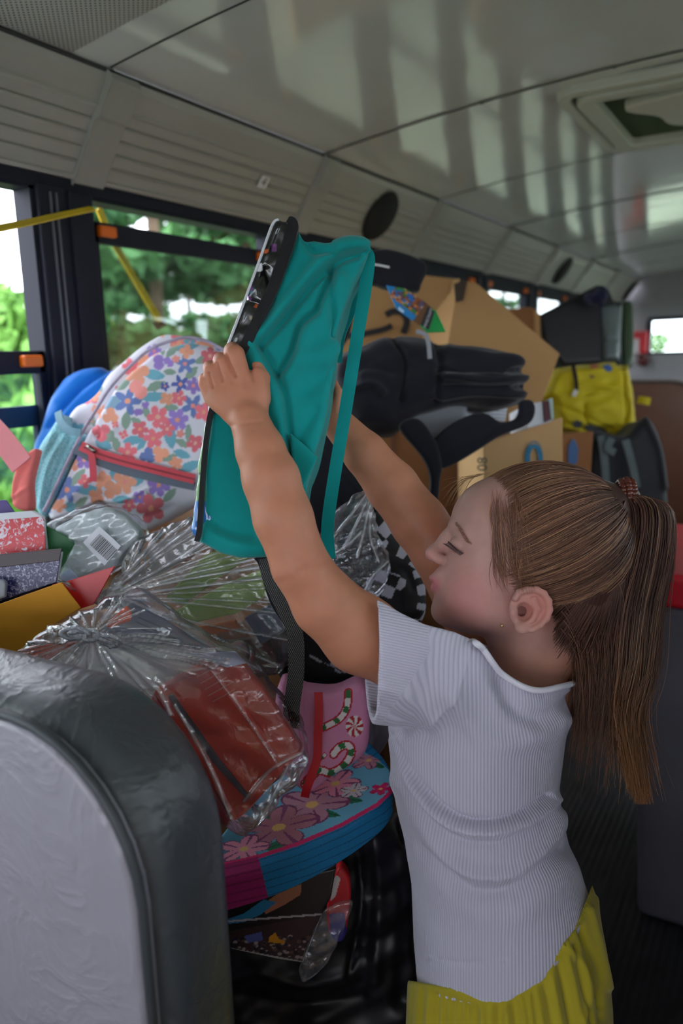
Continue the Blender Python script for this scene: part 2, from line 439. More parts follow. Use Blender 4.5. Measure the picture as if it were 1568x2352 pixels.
def m_ceiling(perf):
    g = G('ceiling_steel_perforated' if perf else 'ceiling_steel')
    base = lin(222, 223, 222)
    nz = g.noise(2.2, 3.0); c = g.ramp(nz.outputs['Fac'], [(0.3, tuple(v * 0.92 for v in base)), (0.7, base)])
    wv = g.noise(5.0, 2.0); h = wv.outputs['Fac']
    if perf:      # rows of small punched holes
        sp = g.n('ShaderNodeSeparateXYZ'); g.l(g.co(), sp.inputs[0])
        a = g.math('SINE', g.math('MULTIPLY', sp.outputs[0], 620.0)); b = g.math('SINE', g.math('MULTIPLY', sp.outputs[1], 620.0))
        ab = g.math('MULTIPLY', a, b); hole = g.math('GREATER_THAN', ab, 0.55)
        c = g.mix(hole, c, lin(70, 72, 72)); g.set(rough=0.42, spec=0.35)
    else: g.set(rough=0.09, spec=0.9)
    g.base(c); g.bump(h, 0.07, 0.02); return g.m
M_CEIL, M_PERF = m_ceiling(False), m_ceiling(True)
M_RIVET = mat('rivet_steel', lin(120, 120, 120), rough=0.3, metal=0.8, var=0)
M_WALLP = mat('wall_panel_grey', lin(150, 150, 152), rough=0.5, var=0.06)
M_DARK = mat('black_plastic_trim', lin(22, 22, 26), rough=0.55, var=0.1)
M_ORANGE = mat('orange_latch_plastic', lin(235, 110, 20), rough=0.35, var=0.05)
def m_floor():
    g = G('floor_rubber'); sp = g.n('ShaderNodeSeparateXYZ'); g.l(g.co(), sp.inputs[0])
    rib = g.math('SINE', g.math('MULTIPLY', sp.outputs[0], 380.0))
    c = g.ramp(g.noise(12, 4).outputs['Fac'], [(0.3, lin(26, 27, 33)), (0.7, lin(44, 45, 54))]); g.base(c); g.set(rough=0.6); g.bump(rib, 0.4, 0.002); return g.m
floor = MB().box((-0.05, Y0B, -0.06), (WID + 0.05, Y1B, 0)).build('floor', m_floor()); tag(floor, 'dark ribbed rubber floor of the bus aisle', 'floor', kind='structure')

# ceiling: one curved sheet per bay, lapped at the seams, with rivets
ceil = thing('ceiling', (1.15, 2.0, 1.855), 'glossy curved steel ceiling of the bus', 'ceiling', kind='structure')
edges = [Y0B] + [p + 0.03 for p in PIL if Y0B + 0.2 < p < Y1B - 0.1] + [Y1B]
for k, (ya, yb) in enumerate(zip(edges[:-1], edges[1:])):
    xs = np.linspace(0.10, WID - 0.10, 33); dz = 0.0022 * (k % 2)
    V = []; n = len(xs)
    for y in (ya - 0.012, yb):
        for t in (0, 0.004): V += [(x, y, roof_z(x) + dz + t) for x in xs]
    F = []
    for i in range(n - 1):
        F += [(i, i + 1, 2 * n + i + 1, 2 * n + i), (n + i, 3 * n + i, 3 * n + i + 1, n + i + 1)]
    perf = yb < 1.3 and yb > 0.2
    o = meshobj('ceiling_panel', V, F, [M_CEIL, M_PERF], ceil, True)
    if perf:    # punched area stops short of the seam
        o.data.polygons.foreach_set('material_index', np.zeros(len(o.data.polygons), np.int32))
    rv = MB()
    for x in (0.55, 0.85, 1.15, 1.45, 1.75): rv.ball((x, yb - 0.01, roof_z(x) - 0.001), (0.006, 0.006, 0.003), 8, 4)
    ro = rv.build('rivets', M_RIVET, ceil, True); ro['kind'] = 'stuff'
M_SEAM = mat('seam_sealant', lin(58, 58, 56), rough=.7, var=.1)
for ys in edges[1:-1]:       # dark joint lines between the sheets
    xs = np.linspace(0.125, WID - 0.125, 33); sm = MB()
    MB().ribbon([(x, ys - 0.012, roof_z(x) - 0.0010) for x in xs], 0.0036, 0.0012, (0, 0, 1)).build('seam', M_SEAM, ceil, True)
for xj in (0.1185, WID - 0.1185):
    MB().tube([(xj, Y0B + .01, roof_z(xj) - .0035), (xj, Y1B - .01, roof_z(xj) - .0035)], 0.0036, 6).build('edge_gasket', M_SEAM, ceil, True)
# perforated acoustic sheets near the window side
for ya, yb, xa, xb in ((0.40, 1.05, 0.125, 1.6),):
    xs = np.linspace(xa, xb, 20); V = [(x, y, roof_z(x) - 0.0008 - t) for y in (ya, yb) for t in (0, 0.001) for x in xs]; n = 20; F = []
    for i in range(n - 1): F += [(i, 2 * n + i, 2 * n + i + 1, i + 1), (n + i, n + i + 1, 3 * n + i + 1, 3 * n + i), (i, i + 1, n + i + 1, n + i), (2 * n + i, 3 * n + i, 3 * n + i + 1, 2 * n + i + 1)]
    F += [(0, n, 3 * n, 2 * n), (n - 1, 3 * n - 1, 4 * n - 1, 2 * n - 1)]
    meshobj('perforated_panel', V, F, M_PERF, ceil, True)

# cornice along the window side (ribbed covers, brackets)
CB, CT = np.array([0.0, 1.605]), np.array([0.118, 1.770])
cd = _n(CT - CB); cnn = np.array([cd[1], -cd[0]]); CL = np.linalg.norm(CT - CB)
def corn_pt(u, off, side): p = CB + cd * u * CL + cnn * off; return (p[0] if side == 0 else WID - p[0], p[1])
def cornice(side, name):
    root = thing(name, (0 if side == 0 else WID, 2.0, 1.6), 'pale ribbed cornice above the %s windows' % ('left' if side == 0 else 'right'), 'trim', kind='structure')
    prof = [(0.0, 0.004), (0.02, 0.011), (0.055, 0.011), (0.06, 0.004)]
    for u in (0.20, 0.335, 0.47, 0.605): prof += [(u - 0.035, 0.004), (u - 0.012, 0.0075), (u, 0.0005), (u + 0.004, 0.004)]
    prof += [(0.70, 0.004), (0.73, 0.009), (0.76, 0.004), (0.93, 0.004), (1.0, 0.0)]
    base = None
    for k, (a, b) in enumerate(zip(PIL[:-1], PIL[1:])):
        ya, yb = max(a + 0.09, Y0B), min(b + 0.014, Y1B)
        V = []; n = len(prof)
        for y in (ya, yb):
            for u, o in prof: q = corn_pt(u, o, side); V.append((q[0], y, q[1]))
            for u, o in prof[::-1]: q = corn_pt(u, -0.006, side); V.append((q[0], y, q[1]))
        N = 2 * n; F = [(i, (i + 1) % N, (i + 1) % N + N, i + N) for i in range(N)] + [tuple(range(N))[::-1], tuple(range(N, 2 * N))]
        o = meshobj('cornice_panel', V, F, M_CORN, root, False)
    for y in PIL:
        V = []; pb = [(-0.02, 0.0), (-0.02, 0.012), (0.62, 0.010), (0.64, 0.018), (0.98, 0.018), (1.02, 0.006), (1.02, -0.004)]
        n = len(pb)
        for yy in (y + 0.012, y + 0.092):
            for u, o in pb: q = corn_pt(u, o, side); V.append((q[0], yy, q[1]))
        F = [(i, (i + 1) % n, (i + 1) % n + n, i + n) for i in range(n)] + [tuple(range(n)), tuple(range(n, 2 * n))]
        o = meshobj('cornice_bracket', V, F, M_BRACK, root, False)
        md = o.modifiers.new('bevel', 'BEVEL'); md.width = 0.003; md.segments = 2
    return root
corn = cornice(0, 'trim_1'); cornice(1, 'trim_2')
# speaker grilles on the cornice
M_SPK = mat('speaker_grille_black', lin(24, 22, 26), rough=0.8, var=0.2, bump=0.5, bscale=600)
for i, (px, py, lab) in enumerate(((871, 501, 'large black oval speaker grille on the cornice above the cardboard box'), (1290, 617, 'small far speaker grille on the cornice above the black bin'), (1444, 664, 'farthest dark speaker grille at the end of the cornice'))):
    p = onX(px, py, 0.062); c2 = CB + cd * 0.5 * CL; V = []
    for off, r in ((0.008, 0.084), (0.016, 0.079), (0.018, 0.0)):
        for j in range(32):
            a = 2 * math.pi * j / 32; q = c2 + cd * r * math.sin(a) * 0.98 + cnn * off
            V.append((q[0], p[1] + r * math.cos(a), q[1]))
    F = [(k * 32 + j, k * 32 + (j + 1) % 32, (k + 1) * 32 + (j + 1) % 32, (k + 1) * 32 + j) for k in (0, 1) for j in range(32)]
    tag(meshobj('speaker_grille', V, F, M_SPK, None, True), lab, 'speaker', 'speaker grilles on the cornice')
# row number plate
yy = onX(601, 408, 0.06)[1]; qc = lambda u, o: corn_pt(u, o, 0)
pl = thing('row_number_plate', (qc(0.42, 0.01)[0], yy, qc(0.42, 0.01)[1]), 'small white plate with a black 4 on the cornice', 'sign')
def cq(u, dy, o): a, b = qc(u, o); return (a, yy + dy, b)
MB().prism([cq(0.415, -0.017, 0.0085), cq(0.415, 0.017, 0.0085), cq(0.565, 0.017, 0.0085), cq(0.565, -0.017, 0.0085)], np.array([cnn[0], 0, cnn[1]]) * 0.0012).build('plate', mat('plate_white', lin(235, 235, 240), rough=0.4, var=0), pl)
text_mesh('numeral', '4', cq(0.49, 0, 0.0098), (0, 1, 0), (cd[0], 0, cd[1]), 0.034, mat('ink_black', lin(15, 15, 18), rough=0.6, var=0), pl, 0.0004)

# side walls, pillars and windows
def side(sd, wname, n0):
    X = (lambda x: x) if sd == 0 else (lambda x: WID - x)
    def bx(m, a, b):
        lo = (min(X(a[0]), X(b[0])), a[1], a[2]); hi = (max(X(a[0]), X(b[0])), b[1], b[2]); return m.box(lo, hi)
    w = thing(wname, (X(0), 2, 0), 'grey lower side wall of the bus with dark window pillars', 'wall', kind='structure')
    bx(MB(), (-0.05, Y0B, 0), (0.0, Y1B, 0.80)).build('lower_panel', M_WALLP, w)
    bx(MB(), (-0.05, Y0B, 1.578), (0.004, Y1B, 1.606)).build('header', M_FRAME, w)
    bx(MB(), (-0.06, Y0B, 1.60), (-0.012, Y1B, 1.90)).build('upper_panel', M_WALLP, w)
    for y in PIL:
        m = MB(); bx(m, (-0.05, y - 0.075, 0.8), (0.010, y + 0.055, 1.585)); m.build('pillar', M_FRAME, w, bevel=0.004)
        m = MB(); bx(m, (0.006, y - 0.008, 0.8), (0.018, y + 0.05, 1.578)); m.build('pillar_cover', M_FRAME, w, bevel=0.003)
        for dy in (-0.050, -0.036):
            m = MB(); bx(m, (0.006, y + dy, 0.82), (0.013, y + dy + 0.004, 1.57)); m.build('pillar_bead', mat('bead_grey', lin(92, 94, 104), rough=0.4, var=0), w)
    for k, (a, b) in enumerate(zip(PIL[:-1], PIL[1:])):
        ya, yb = a + 0.055, b - 0.075
        if yb > Y1B or ya < Y0B: continue
        r = thing('window_%d' % (n0 + k), (X(0), (ya + yb) / 2, 0.8), 'dark framed sliding bus window on the %s side' % ('left' if sd == 0 else 'right'), 'window', kind='structure')
        ft = {2: 1.28, 3: 1.535}.get(k - 1, 1.575) if sd == 0 else 1.575       # height of the dropped top sash
        fr = MB()
        for lo, hi in (((-0.045, ya, 0.80), (0.0, yb, 0.835)), ((-0.045, ya, 1.572), (0.0, yb, 1.58)), ((-0.045, ya, 0.80), (0.0, ya + 0.010, 1.58)), ((-0.045, yb - 0.010, 0.80), (0.0, yb, 1.58))): bx(fr, lo, hi)
        fr.build('window_frame', M_FRAME, r)
        def sash(nm, z0, z1, xo, rail_b, rail_t):
            m = MB(); s0, s1 = ya + 0.010, yb - 0.010
            for lo, hi in (((xo - 0.016, s0, z0), (xo, s1, z0 + rail_b)), ((xo - 0.016, s0, z1 - rail_t), (xo, s1, z1)), ((xo - 0.016, s0, z0), (xo, s0 + 0.014, z1)), ((xo - 0.016, s1 - 0.014, z0), (xo, s1, z1))): bx(m, lo, hi)
            o = m.build(nm, M_FRAME, r, bevel=0.002)
            m = MB(); bx(m, (xo - 0.010, s0 + 0.01, z0 + rail_b - 0.004), (xo - 0.007, s1 - 0.01, z1 - rail_t + 0.004)); m.build('pane', M_GLASS, o)
            return o
        up = sash('upper_sash', ft - 0.40, ft, -0.004, 0.02, 0.042); sash('lower_sash', 0.835, 1.178, -0.026, 0.02, 0.040)
        for yl in (ya + 0.018, yb - 0.068):
            m = MB(); bx(m, (-0.006, yl, ft - 0.030), (0.010, yl + 0.045, ft - 0.008)); m.build('latch', M_ORANGE, up, bevel=0.004)
    return w
side(0, 'wall_left', 1); side(1, 'wall_right', 31)
# rear wall with window, front bulkhead with the wide windscreen
M_REAR = mat('rear_wall_paint', lin(150, 146, 150), rough=0.5, var=0.05)
p0, p1 = onY(1497, 738, Y1B), onY(1497, 808, Y1B)
rx0 = float(p0[0]); rz1, rz0 = float(p0[2]), float(p1[2])
rw = thing('wall_rear', (1.15, Y1B, 0), 'pale rear wall of the bus with a window', 'wall', kind='structure')
MB().box((-0.05, Y1B, 0), (WID + .05, Y1B + .05, rz0)).build('lower_panel', M_REAR, rw)
MB().box((-0.05, Y1B, rz1), (WID + .05, Y1B + .05, 1.9)).build('upper_panel', M_REAR, rw)
for a, b in ((-0.05, rx0), (0.98, 1.32), (2.0, WID + .05)): MB().box((a, Y1B, rz0), (b, Y1B + .05, rz1)).build('post', M_REAR, rw)
for a, b, n in ((rx0, .98, 60), (1.32, 2.0, 61)):
    r = thing('window_%d' % n, ((a + b) / 2, Y1B, rz0), 'rear window of the bus %s' % ('at the far right edge' if n == 60 else 'on the other side of the rear door'), 'window', kind='structure')
    m = MB()
    for lo, hi in (((a - .03, Y1B - .01, rz0 - .02), (b + .03, Y1B, rz0)), ((a - .03, Y1B - .01, rz1), (b + .03, Y1B, rz1 + .03)), ((a - .04, Y1B - .01, rz0), (a, Y1B, rz1)), ((b, Y1B - .01, rz0), (b + .04, Y1B, rz1))): m.box(lo, hi)
    m.build('window_frame', M_FRAME, r); MB().box((a, Y1B + .02, rz0), (b, Y1B + .024, rz1)).build('pane', M_GLASS, r)
fw = thing('wall_front', (1.15, Y0B, 0), 'front bulkhead of the bus below the windscreen', 'wall', kind='structure')
MB().box((-.05, Y0B - .05, 0), (WID + .05, Y0B, 0.90)).build('lower_panel', M_REAR, fw); MB().box((-.05, Y0B - .05, 1.62), (WID + .05, Y0B, 1.9)).build('upper_panel', M_REAR, fw)
MB().box((-.05, Y0B - .05, .75), (0.06, Y0B, 1.72)).build('post', M_FRAME, fw); MB().box((WID - .06, Y0B - .05, .75), (WID + .05, Y0B, 1.72)).build('post', M_FRAME, fw); MB().box((1.13, Y0B - .04, .75), (1.17, Y0B, 1.72)).build('post', M_FRAME, fw)

# roof hatch
hr = thing('roof_hatch', (1.0, 2.47, 1.84), 'emergency roof hatch with moulded frame and lettered cover', 'hatch', kind='structure')
HX0, HX1, HY0, HY1 = 0.70, 1.36, 1.95, 2.59
M_HF = mat('hatch_frame_plastic', lin(196, 196, 186), rough=0.4, var=0.04); M_HW = mat('hatch_well_green', lin(62, 84, 48), rough=0.7, var=0.2)
def ring(x0, x1, y0, y1, wd, z0, z1, rad=0.06):
    def rr(x0, x1, y0, y1, r):
        out = []
        for cx_, cy_, a0 in ((x1 - r, y1 - r, 0), (x0 + r, y1 - r, 90), (x0 + r, y0 + r, 180), (x1 - r, y0 + r, 270)):
            for i in range(7): a = math.radians(a0 + 15 * i); out.append((cx_ + r * math.cos(a), cy_ + r * math.sin(a)))
        return out
    A = rr(x0, x1, y0, y1, rad); B = rr(x0 + wd, x1 - wd, y0 + wd, y1 - wd, max(rad - wd, .01)); n = len(A)
    V = [(x, y, z0) for x, y in A] + [(x, y, z0) for x, y in B] + [(x, y, z1) for x, y in A] + [(x, y, z1) for x, y in B]; F = []
    for i in range(n):
        j = (i + 1) % n; F += [(i, j, n + j, n + i), (2 * n + i, 3 * n + i, 3 * n + j, 2 * n + j), (i, 2 * n + i, 2 * n + j, j), (n + i, n + j, 3 * n + j, 3 * n + i)]
    return MB().add(V, F)
ring(HX0, HX1, HY0, HY1, 0.030, 1.824, 1.85).build('hatch_frame', M_HF, hr, bevel=0.006)
ring(HX0 + .036, HX1 - .036, HY0 + .036, HY1 - .036, 0.045, 1.817, 1.86).build('hatch_inner_frame', M_HF, hr, bevel=0.008)
MB().box((HX0 + .08, HY0 + .08, 1.842), (HX1 - .08, HY1 - .08, 1.856)).build('hatch_well', M_HW, hr)
pb = closed([(0.85, 2.10), (1.26, 2.06), (1.27, 2.24), (1.12, 2.36), (1.00, 2.385), (0.91, 2.33), (0.89, 2.23)], 6)
m = MB().prism([(x, y, 1.815) for x, y in pb], (0, 0, 0.026)); m.build('hatch_cover', mat('hatch_cover_plastic', lin(205, 200, 190), rough=0.35, var=0.03), hr, bevel=0.007, seg=3)
text_mesh('lettering', 'EXIT', (1.06, 2.20, 1.8145), (1, 0, 0), (0, -1, 0), 0.07, mat('ink_black', lin(15, 15, 18), var=0), hr, 0.0006)

# ---------------------------------------------------------------- outside: grass, bushes and conifers
gnd = MB().add([(-60, -40, -0.95), (60, -40, -0.95), (60, 80, -0.95), (-60, 80, -0.95), (-60, -40, -1.1), (60, -40, -1.1), (60, 80, -1.1), (-60, 80, -1.1)], [(0, 1, 2, 3), (7, 6, 5, 4), (0, 4, 5, 1), (1, 5, 6, 2), (2, 6, 7, 3), (3, 7, 4, 0)])
tag(gnd.build('ground', mat('grass_ground', lin(120, 128, 104), rough=0.9, var=0.4, vscale=1.5)), 'green lawn outside the bus windows', 'ground', kind='structure')
M_BARK = mat('bark', lin(110, 92, 74), rough=0.9, var=0.3, vscale=8)
def foliage(name, cents, rad, n, size, m, parent, seed, flat=0.5):
    r = np.random.default_rng(seed); c = np.array(cents, float); i = r.integers(0, len(c), n)
    d = r.normal(size=(n, 3)); d /= np.linalg.norm(d, axis=1, keepdims=True); rr = np.asarray(rad)[i][:, None] * r.uniform(0.3, 1, (n, 1)) ** 0.5
    P = c[i] + d * rr * [1, 1, flat]; a = r.normal(size=(n, 3)); a /= np.linalg.norm(a, axis=1, keepdims=True); b = np.cross(a, r.normal(size=(n, 3))); b /= np.linalg.norm(b, axis=1, keepdims=True)
    sz = size * r.uniform(0.6, 1.4, (n, 1)); V = np.stack([P - a * sz, P + b * sz * .45, P + a * sz, P - b * sz * .45], 1).reshape(-1, 3)
    F = np.arange(4 * n).reshape(-1, 4); o = meshobj(name, V, F, m, parent, False); o['kind'] = 'stuff'; return o
def leafmat(name, c1, c2):
    g = G(name); g.base(g.ramp(g.noise(1.6, 3).outputs['Fac'], [(0.3, c1), (0.7, c2)])); g.set(rough=0.6, spec=0.2); return g.m
M_CON = leafmat('conifer_needles', lin(46, 84, 52), lin(92, 140, 84)); M_BUSH = leafmat('bush_leaves', lin(74, 120, 48), lin(132, 180, 84))
def conifer(x, y, h, label, seed, n=9000, z0=-0.95):
    r = random.Random(seed); t = thing('conifer_tree', (x, y, z0), label, 'tree', 'trees beyond the windows')
    MB().tube([(x, y, z0), (x + .1, y, z0 + h * .5), (x, y, z0 + h)], [0.085, 0.06, 0.02], 8).build('trunk', M_BARK, t, True)
    cs, rs = [], []
    bm_ = MB(); z = 0.9
    while z < h:
        L = (h - z) / h * 1.15 + 0.3; a0 = r.uniform(0, 6)
        for j in range(5):
            a = a0 + j * 1.256 + r.uniform(-.3, .3); e = (x + L * math.cos(a), y + L * math.sin(a), z0 + z + r.uniform(-.25, .1))
            bm_.tube([(x, y, z0 + z), e], [0.035, 0.012], 5, False)
            for f in (0.45, 0.7, 0.95): cs.append((x + L * f * math.cos(a), y + L * f * math.sin(a), z0 + z + r.uniform(-.12, .12))); rs.append(0.34 * r.uniform(.7, 1.2))
        z += r.uniform(0.55, 0.85)
    bm_.build('branches', M_BARK, t, True)['kind'] = 'stuff'
    foliage('needles', cs, rs, n, 0.11, M_CON, t, seed, 0.42); return t
def along(px, py, d): p = U(px, py, d); return float(p[0]), float(p[1])
conifer(*along(345, 650, 8.0), 8.0, 'dark conifer whose bare trunk shows beside the yellow strap', 3)
conifer(*along(560, 650, 9.5), 8.5, 'dense dark conifer seen left of the teal backpack', 4, 11000)
conifer(*along(230, 700, 13.0), 7.0, 'distant conifer just right of the window pillar', 5)
for i_, (px_, d_, h_, lab_) in enumerate(((60, 30, 4.2, 'low far tree at the left edge of the first window'), (170, 27, 5.2, 'low far tree behind the window pillar'), (282, 17, 6.5, 'broad tree left of the bare trunk'), (430, 18, 6.8, 'broad tree right of the bare trunk'), (520, 24, 6.4, 'far tree behind the dense conifer'), (900, 30, 6.0, 'far tree hidden behind the cardboard boxes'))):
    conifer(*along(px_, 760, d_), h_, lab_, 40 + i_, 5000)
conifer(*along(1150, 680, 26), 9.0, 'far tree seen through the small windows behind the box', 8, 5000)
def bush(px, py, d, w, h, label, seed, n=7000):
    x, y = along(px, py, d); r = random.Random(seed); t = thing('bush', (x, y, -0.95), label, 'bush', 'bushes beyond the windows'); cs, rs = [], []
    for i in range(26): cs.append((x + r.uniform(-w, w), y + r.uniform(-w, w), -0.95 + r.uniform(0.2, 1) * h * (1 - .25 * r.random()))); rs.append(0.45)
    MB().tube([(x, y, -.95), (x, y, -.95 + h * .7)], [0.06, 0.03], 6).build('stem', M_BARK, t, True)
    foliage('leaves', cs, rs, n, 0.10, M_BUSH, t, seed, .8)
bush(10, 730, 7.0, 0.9, 2.95, 'bright green bush in the left window', 21); bush(-330, 730, 6.5, 1.0, 2.4, 'green shrub at the left edge beyond the glass', 22)
bush(130, 850, 6.0, 0.9, 2.0, 'low shrub behind the window pillar', 23); bush(330, 850, 7.0, 1.0, 1.9, 'low shrub in front of the conifers', 24); bush(1530, 800, 26, 2.6, 2.9, 'far hedge behind the rear window', 25)

# ---------------------------------------------------------------- bus seats
def m_vinyl(name, col, cr=1.0):
    g = G(name); n1 = g.noise(5.5, 5.0, rough=0.6); n1.inputs['Distortion'].default_value = 1.2
    vn = g.n('ShaderNodeTexVoronoi'); vn.feature = 'DISTANCE_TO_EDGE'; vn.inputs['Scale'].default_value = 9.0
    mp = g.n('ShaderNodeMapping'); mp.inputs['Scale'].default_value = (1.6, 1.0, 0.7); g.l(g.co(), mp.inputs[0]); ad = g.n('ShaderNodeVectorMath'); ad.operation = 'ADD'
    dn = g.noise(6.0, 3.0); sc = g.n('ShaderNodeVectorMath'); sc.operation = 'SCALE'; sc.inputs['Scale'].default_value = 0.25; g.l(dn.outputs['Color'], sc.inputs[0]); g.l(mp.outputs[0], ad.inputs[0]); g.l(sc.outputs[0], ad.inputs[1]); g.l(ad.outputs[0], vn.inputs['Vector'])
    cre = g.ramp(vn.outputs['Distance'], [(0.0, (0, 0, 0)), (0.05, (1, 1, 1))])
    fine = g.noise(900, 2.0).outputs['Fac']
    n2 = g.noise(11.0, 4.0, rough=0.55); n2.inputs['Distortion'].default_value = 2.2; rdg = g.math('POWER', g.math('SUBTRACT', 1.0, g.math('ABSOLUTE', g.math('MULTIPLY_ADD', n2.outputs['Fac'], 4.0, -2.0))), 3.0)
    h = g.math('ADD', g.math('MULTIPLY', rdg, 0.22 * cr), g.math('ADD', g.math('MULTIPLY', cre, 0.03 * cr), g.math('ADD', g.math('MULTIPLY', n1.outputs['Fac'], 0.6 * cr), g.math('MULTIPLY', fine, 0.05))))
    g.base(g.mix(g.math('MULTIPLY', n1.outputs['Fac'], 0.35), col, tuple(v * 0.75 for v in col))); g.set(rough=0.36, spec=0.65); g.bump(h, 0.5, 0.005); return g.m
M_V1, M_V2, M_V3 = m_vinyl('seat_vinyl_light', lin(152, 148, 158), 1.5), m_vinyl('seat_vinyl_dark', lin(66, 70, 75), 1.1), m_vinyl('seat_vinyl_brown', lin(96, 60, 44))
def seat(x0, x1, y, top, label, m_band, m_panel, rad=0.13, thick=0.105, bench=True, flip=1):
    t = thing('bus_seat', ((x0 + x1) / 2, y, 0), label, 'seat', 'bus seats')
    def prof(x0, x1, top, r, z0):
        o = [(x0, z0), (x1, z0)]
        for i in range(9): a = math.radians(i * 11.25); o.append((x1 - r + r * math.cos(a), top - r + r * math.sin(a)))
        for i in range(9): a = math.radians(90 + i * 11.25); o.append((x0 + r + r * math.cos(a), top - r + r * math.sin(a)))
        return o
    P = prof(x0, x1, top, rad, 0.40)
    MB().prism([(a, y, b) for a, b in P], (0, thick, 0)).build('backrest', m_band, t, True, bevel=0.034, seg=5)
    Q = prof(x0 + .010, x1 - .010, top - .012, rad - .008, 0.42)
    MB().prism([(a, y - 0.006, b) for a, b in Q], (0, 0.02, 0)).build('back_panel', m_panel, t, True, bevel=0.006, seg=3)
    Q2 = prof(x0 + .007, x1 - .007, top - .009, rad - .006, 0.42)[1:-1]
    MB().tube([(a, y - 0.001, b) for a, b in Q2], 0.0042, 6).build('piping', mat('seat_piping', lin(58, 62, 66), rough=0.5, var=0), t, True)
    if bench:
        MB().box((x0, y + thick, 0.24), (x1, y + thick + 0.40, 0.375)).build('seat_cushion', m_band, t, True, bevel=0.04, seg=4)
        for xx in (x0 + .1, x1 - .1):
            for q in (0.06, 0.40): MB().box((xx - .015, y + q, 0.0), (xx + .015, y + q + .03, 0.30)).build('leg', M_DARK, t)
    return t
seat(0.03, 0.868, 0.36, 0.992, 'nearest grey vinyl bus seat back in the lower left corner', M_V2, M_V1)
seat(0.03, 0.90, 3.55, 1.12, 'brown vinyl bus seat back behind the yellow backpack', M_V3, M_V3, bench=True)

# ================================================================ the child
GD = 0.90
def m_skin():
    g = G('skin'); c = g.attr('col').outputs['Color']; nz = g.noise(60, 3.0)
    c = g.mix(1.0, c, g.ramp(nz.outputs['Fac'], [(0.3, (0.94, 0.93, 0.92)), (0.7, (1.05, 1.04, 1.03))]), 'MULTIPLY')
    g.base(c); g.set(rough=0.5, spec=0.35, sss=0.18); g.b.inputs['Subsurface Radius'].default_value = (1.0, 0.35, 0.2); g.b.inputs['Subsurface Scale'].default_value = 0.006
    g.bump(g.noise(900, 2).outputs['Fac'], 0.06, 0.0005); return g.m
M_SKIN = m_skin()
HW = 30.0                       # depth of the head's mid plane
girl = thing('person', (0, 0, 0), 'small child in white ribbed shirt and yellow shorts lifting a teal backpack, ponytail tied high', 'person')
_down = np.array([-E1[2], -E2[2], -E3[2]])     # world 'down' in (x, y, w)
# ---- head and neck
hf = Field(0, 0, GD, (930, 1040, -210), (1470, 1660, 250), 2.4)
Q = hf.q
def hp(px, py, w=0.0): return hf.q(px, py, HW + w)
hf.ell(hp(1245, 1246), (196, 172, 146), 0, rot=0.12)
hf.ell(hp(1136, 1200), (100, 100, 112), 40)
hf.ell(hp(1118, 1298), (100, 108, 106), 40)
hf.ell(hp(1094, 1376), (94, 82, 84), 40)
for sg in (-1, 1):
    hf.ell(hp(1098, 1366, sg * 52), (76, 74, 56), 30)          # cheek
    hf.ell(hp(1160, 1400, sg * 62), (70, 52, 40), 30)          # jaw angle
hf.ell(hp(1026, 1404), (36, 32, 38), 26)                        # chin
hf.ell(hp(1022, 1335), (32, 34, 42), 20)                        # mouth mound
hf.chain([hp(1050, 1206), hp(1026, 1236), hp(1000, 1262)], [15, 13, 14], 18)   # nose
hf.ell(hp(994, 1272), (19, 18, 19), 9)
for sg in (-1, 1):
    hf.ell(hp(1010, 1285, sg * 15), (15, 12, 10), 7)
    hf.ell(hp(1040, 1246, sg * 52), (22, 20, 26), 16, 'sub')    # eye hollow
    hf.ell(hp(1056, 1250, sg * 50), (25, 21, 23), 9)            # lid over the eye ball
    hf.cap(hp(1046, 1208, sg * 26), hp(1074, 1222, sg * 70), 13, 10, 18)   # brow
hf.ell(hp(1001, 1327), (17, 9, 24), 6); hf.ell(hp(1004, 1352), (16, 10, 22), 6)   # lips
hf.chain([hp(982, 1340), hp(1006, 1340, 18), hp(1020, 1346, 30)], [2.4, 2.4, 2], 4, 'sub'); hf.chain([hp(982, 1340), hp(1006, 1340, -18), hp(1022, 1347, -30)], [2.4, 2.4, 2], 4, 'sub')
# neck
hf.cap(hp(1200, 1430, 6), hp(1218, 1630, 20), 86, 86, 40)
hf.cap(hp(1290, 1400, 6), hp(1258, 1600, 16), 62, 60, 40)
# ear (near side) and the far one
for sg in (-1, 1):
    W = sg * 120
    e = lambda px, py, dw=0: hp(px, py, W + sg * dw)
    hf.ell(e(1214, 1402, 4), (44, 48, 10), 5, rot=-0.35)
    rim = closed([(1183, 1374), (1204, 1356), (1238, 1356), (1259, 1380), (1258, 1414), (1234, 1440), (1204, 1450), (1190, 1440)], 5)[:36]
    hf.chain([e(a, b, 13) for a, b in rim[:30:3]], [7.5] * 10, 5)
    hf.ell(e(1200, 1442, 10), (17, 14, 9), 6)                   # lobe
    hf.chain([e(1228, 1374, 12), e(1236, 1400, 12), e(1224, 1424, 12)], [5, 5, 5], 4)   # inner fold
    hf.ell(e(1204, 1406, 16), (19, 21, 22), 4, 'sub'); hf.chain([e(1222, 1376, 14), e(1232, 1400, 13), e(1222, 1424, 13), e(1204, 1434, 12)], [4.5, 5, 5, 4], 4)
    hf.chain([e(1200, 1372, 18), e(1204, 1388, 18)], [6, 5], 4, 'sub')
    hf.ell(e(1180, 1405, 8), (9, 13, 9), 5)
Vh, Fh = hf.mesh(2)
pxh, pyh = hf.pix(Vh)
def sw(px, py, V=None, P=None, r=5.0):
    """depth of the surface seen at an image point"""
    V = Vh if V is None else V; a_, b_2 = (pxh, pyh) if P is None else P; m = (np.abs(a_ - px) < r) & (np.abs(b_2 - py) < r)
    return float(V[m, 2].min()) if m.any() else 0.0
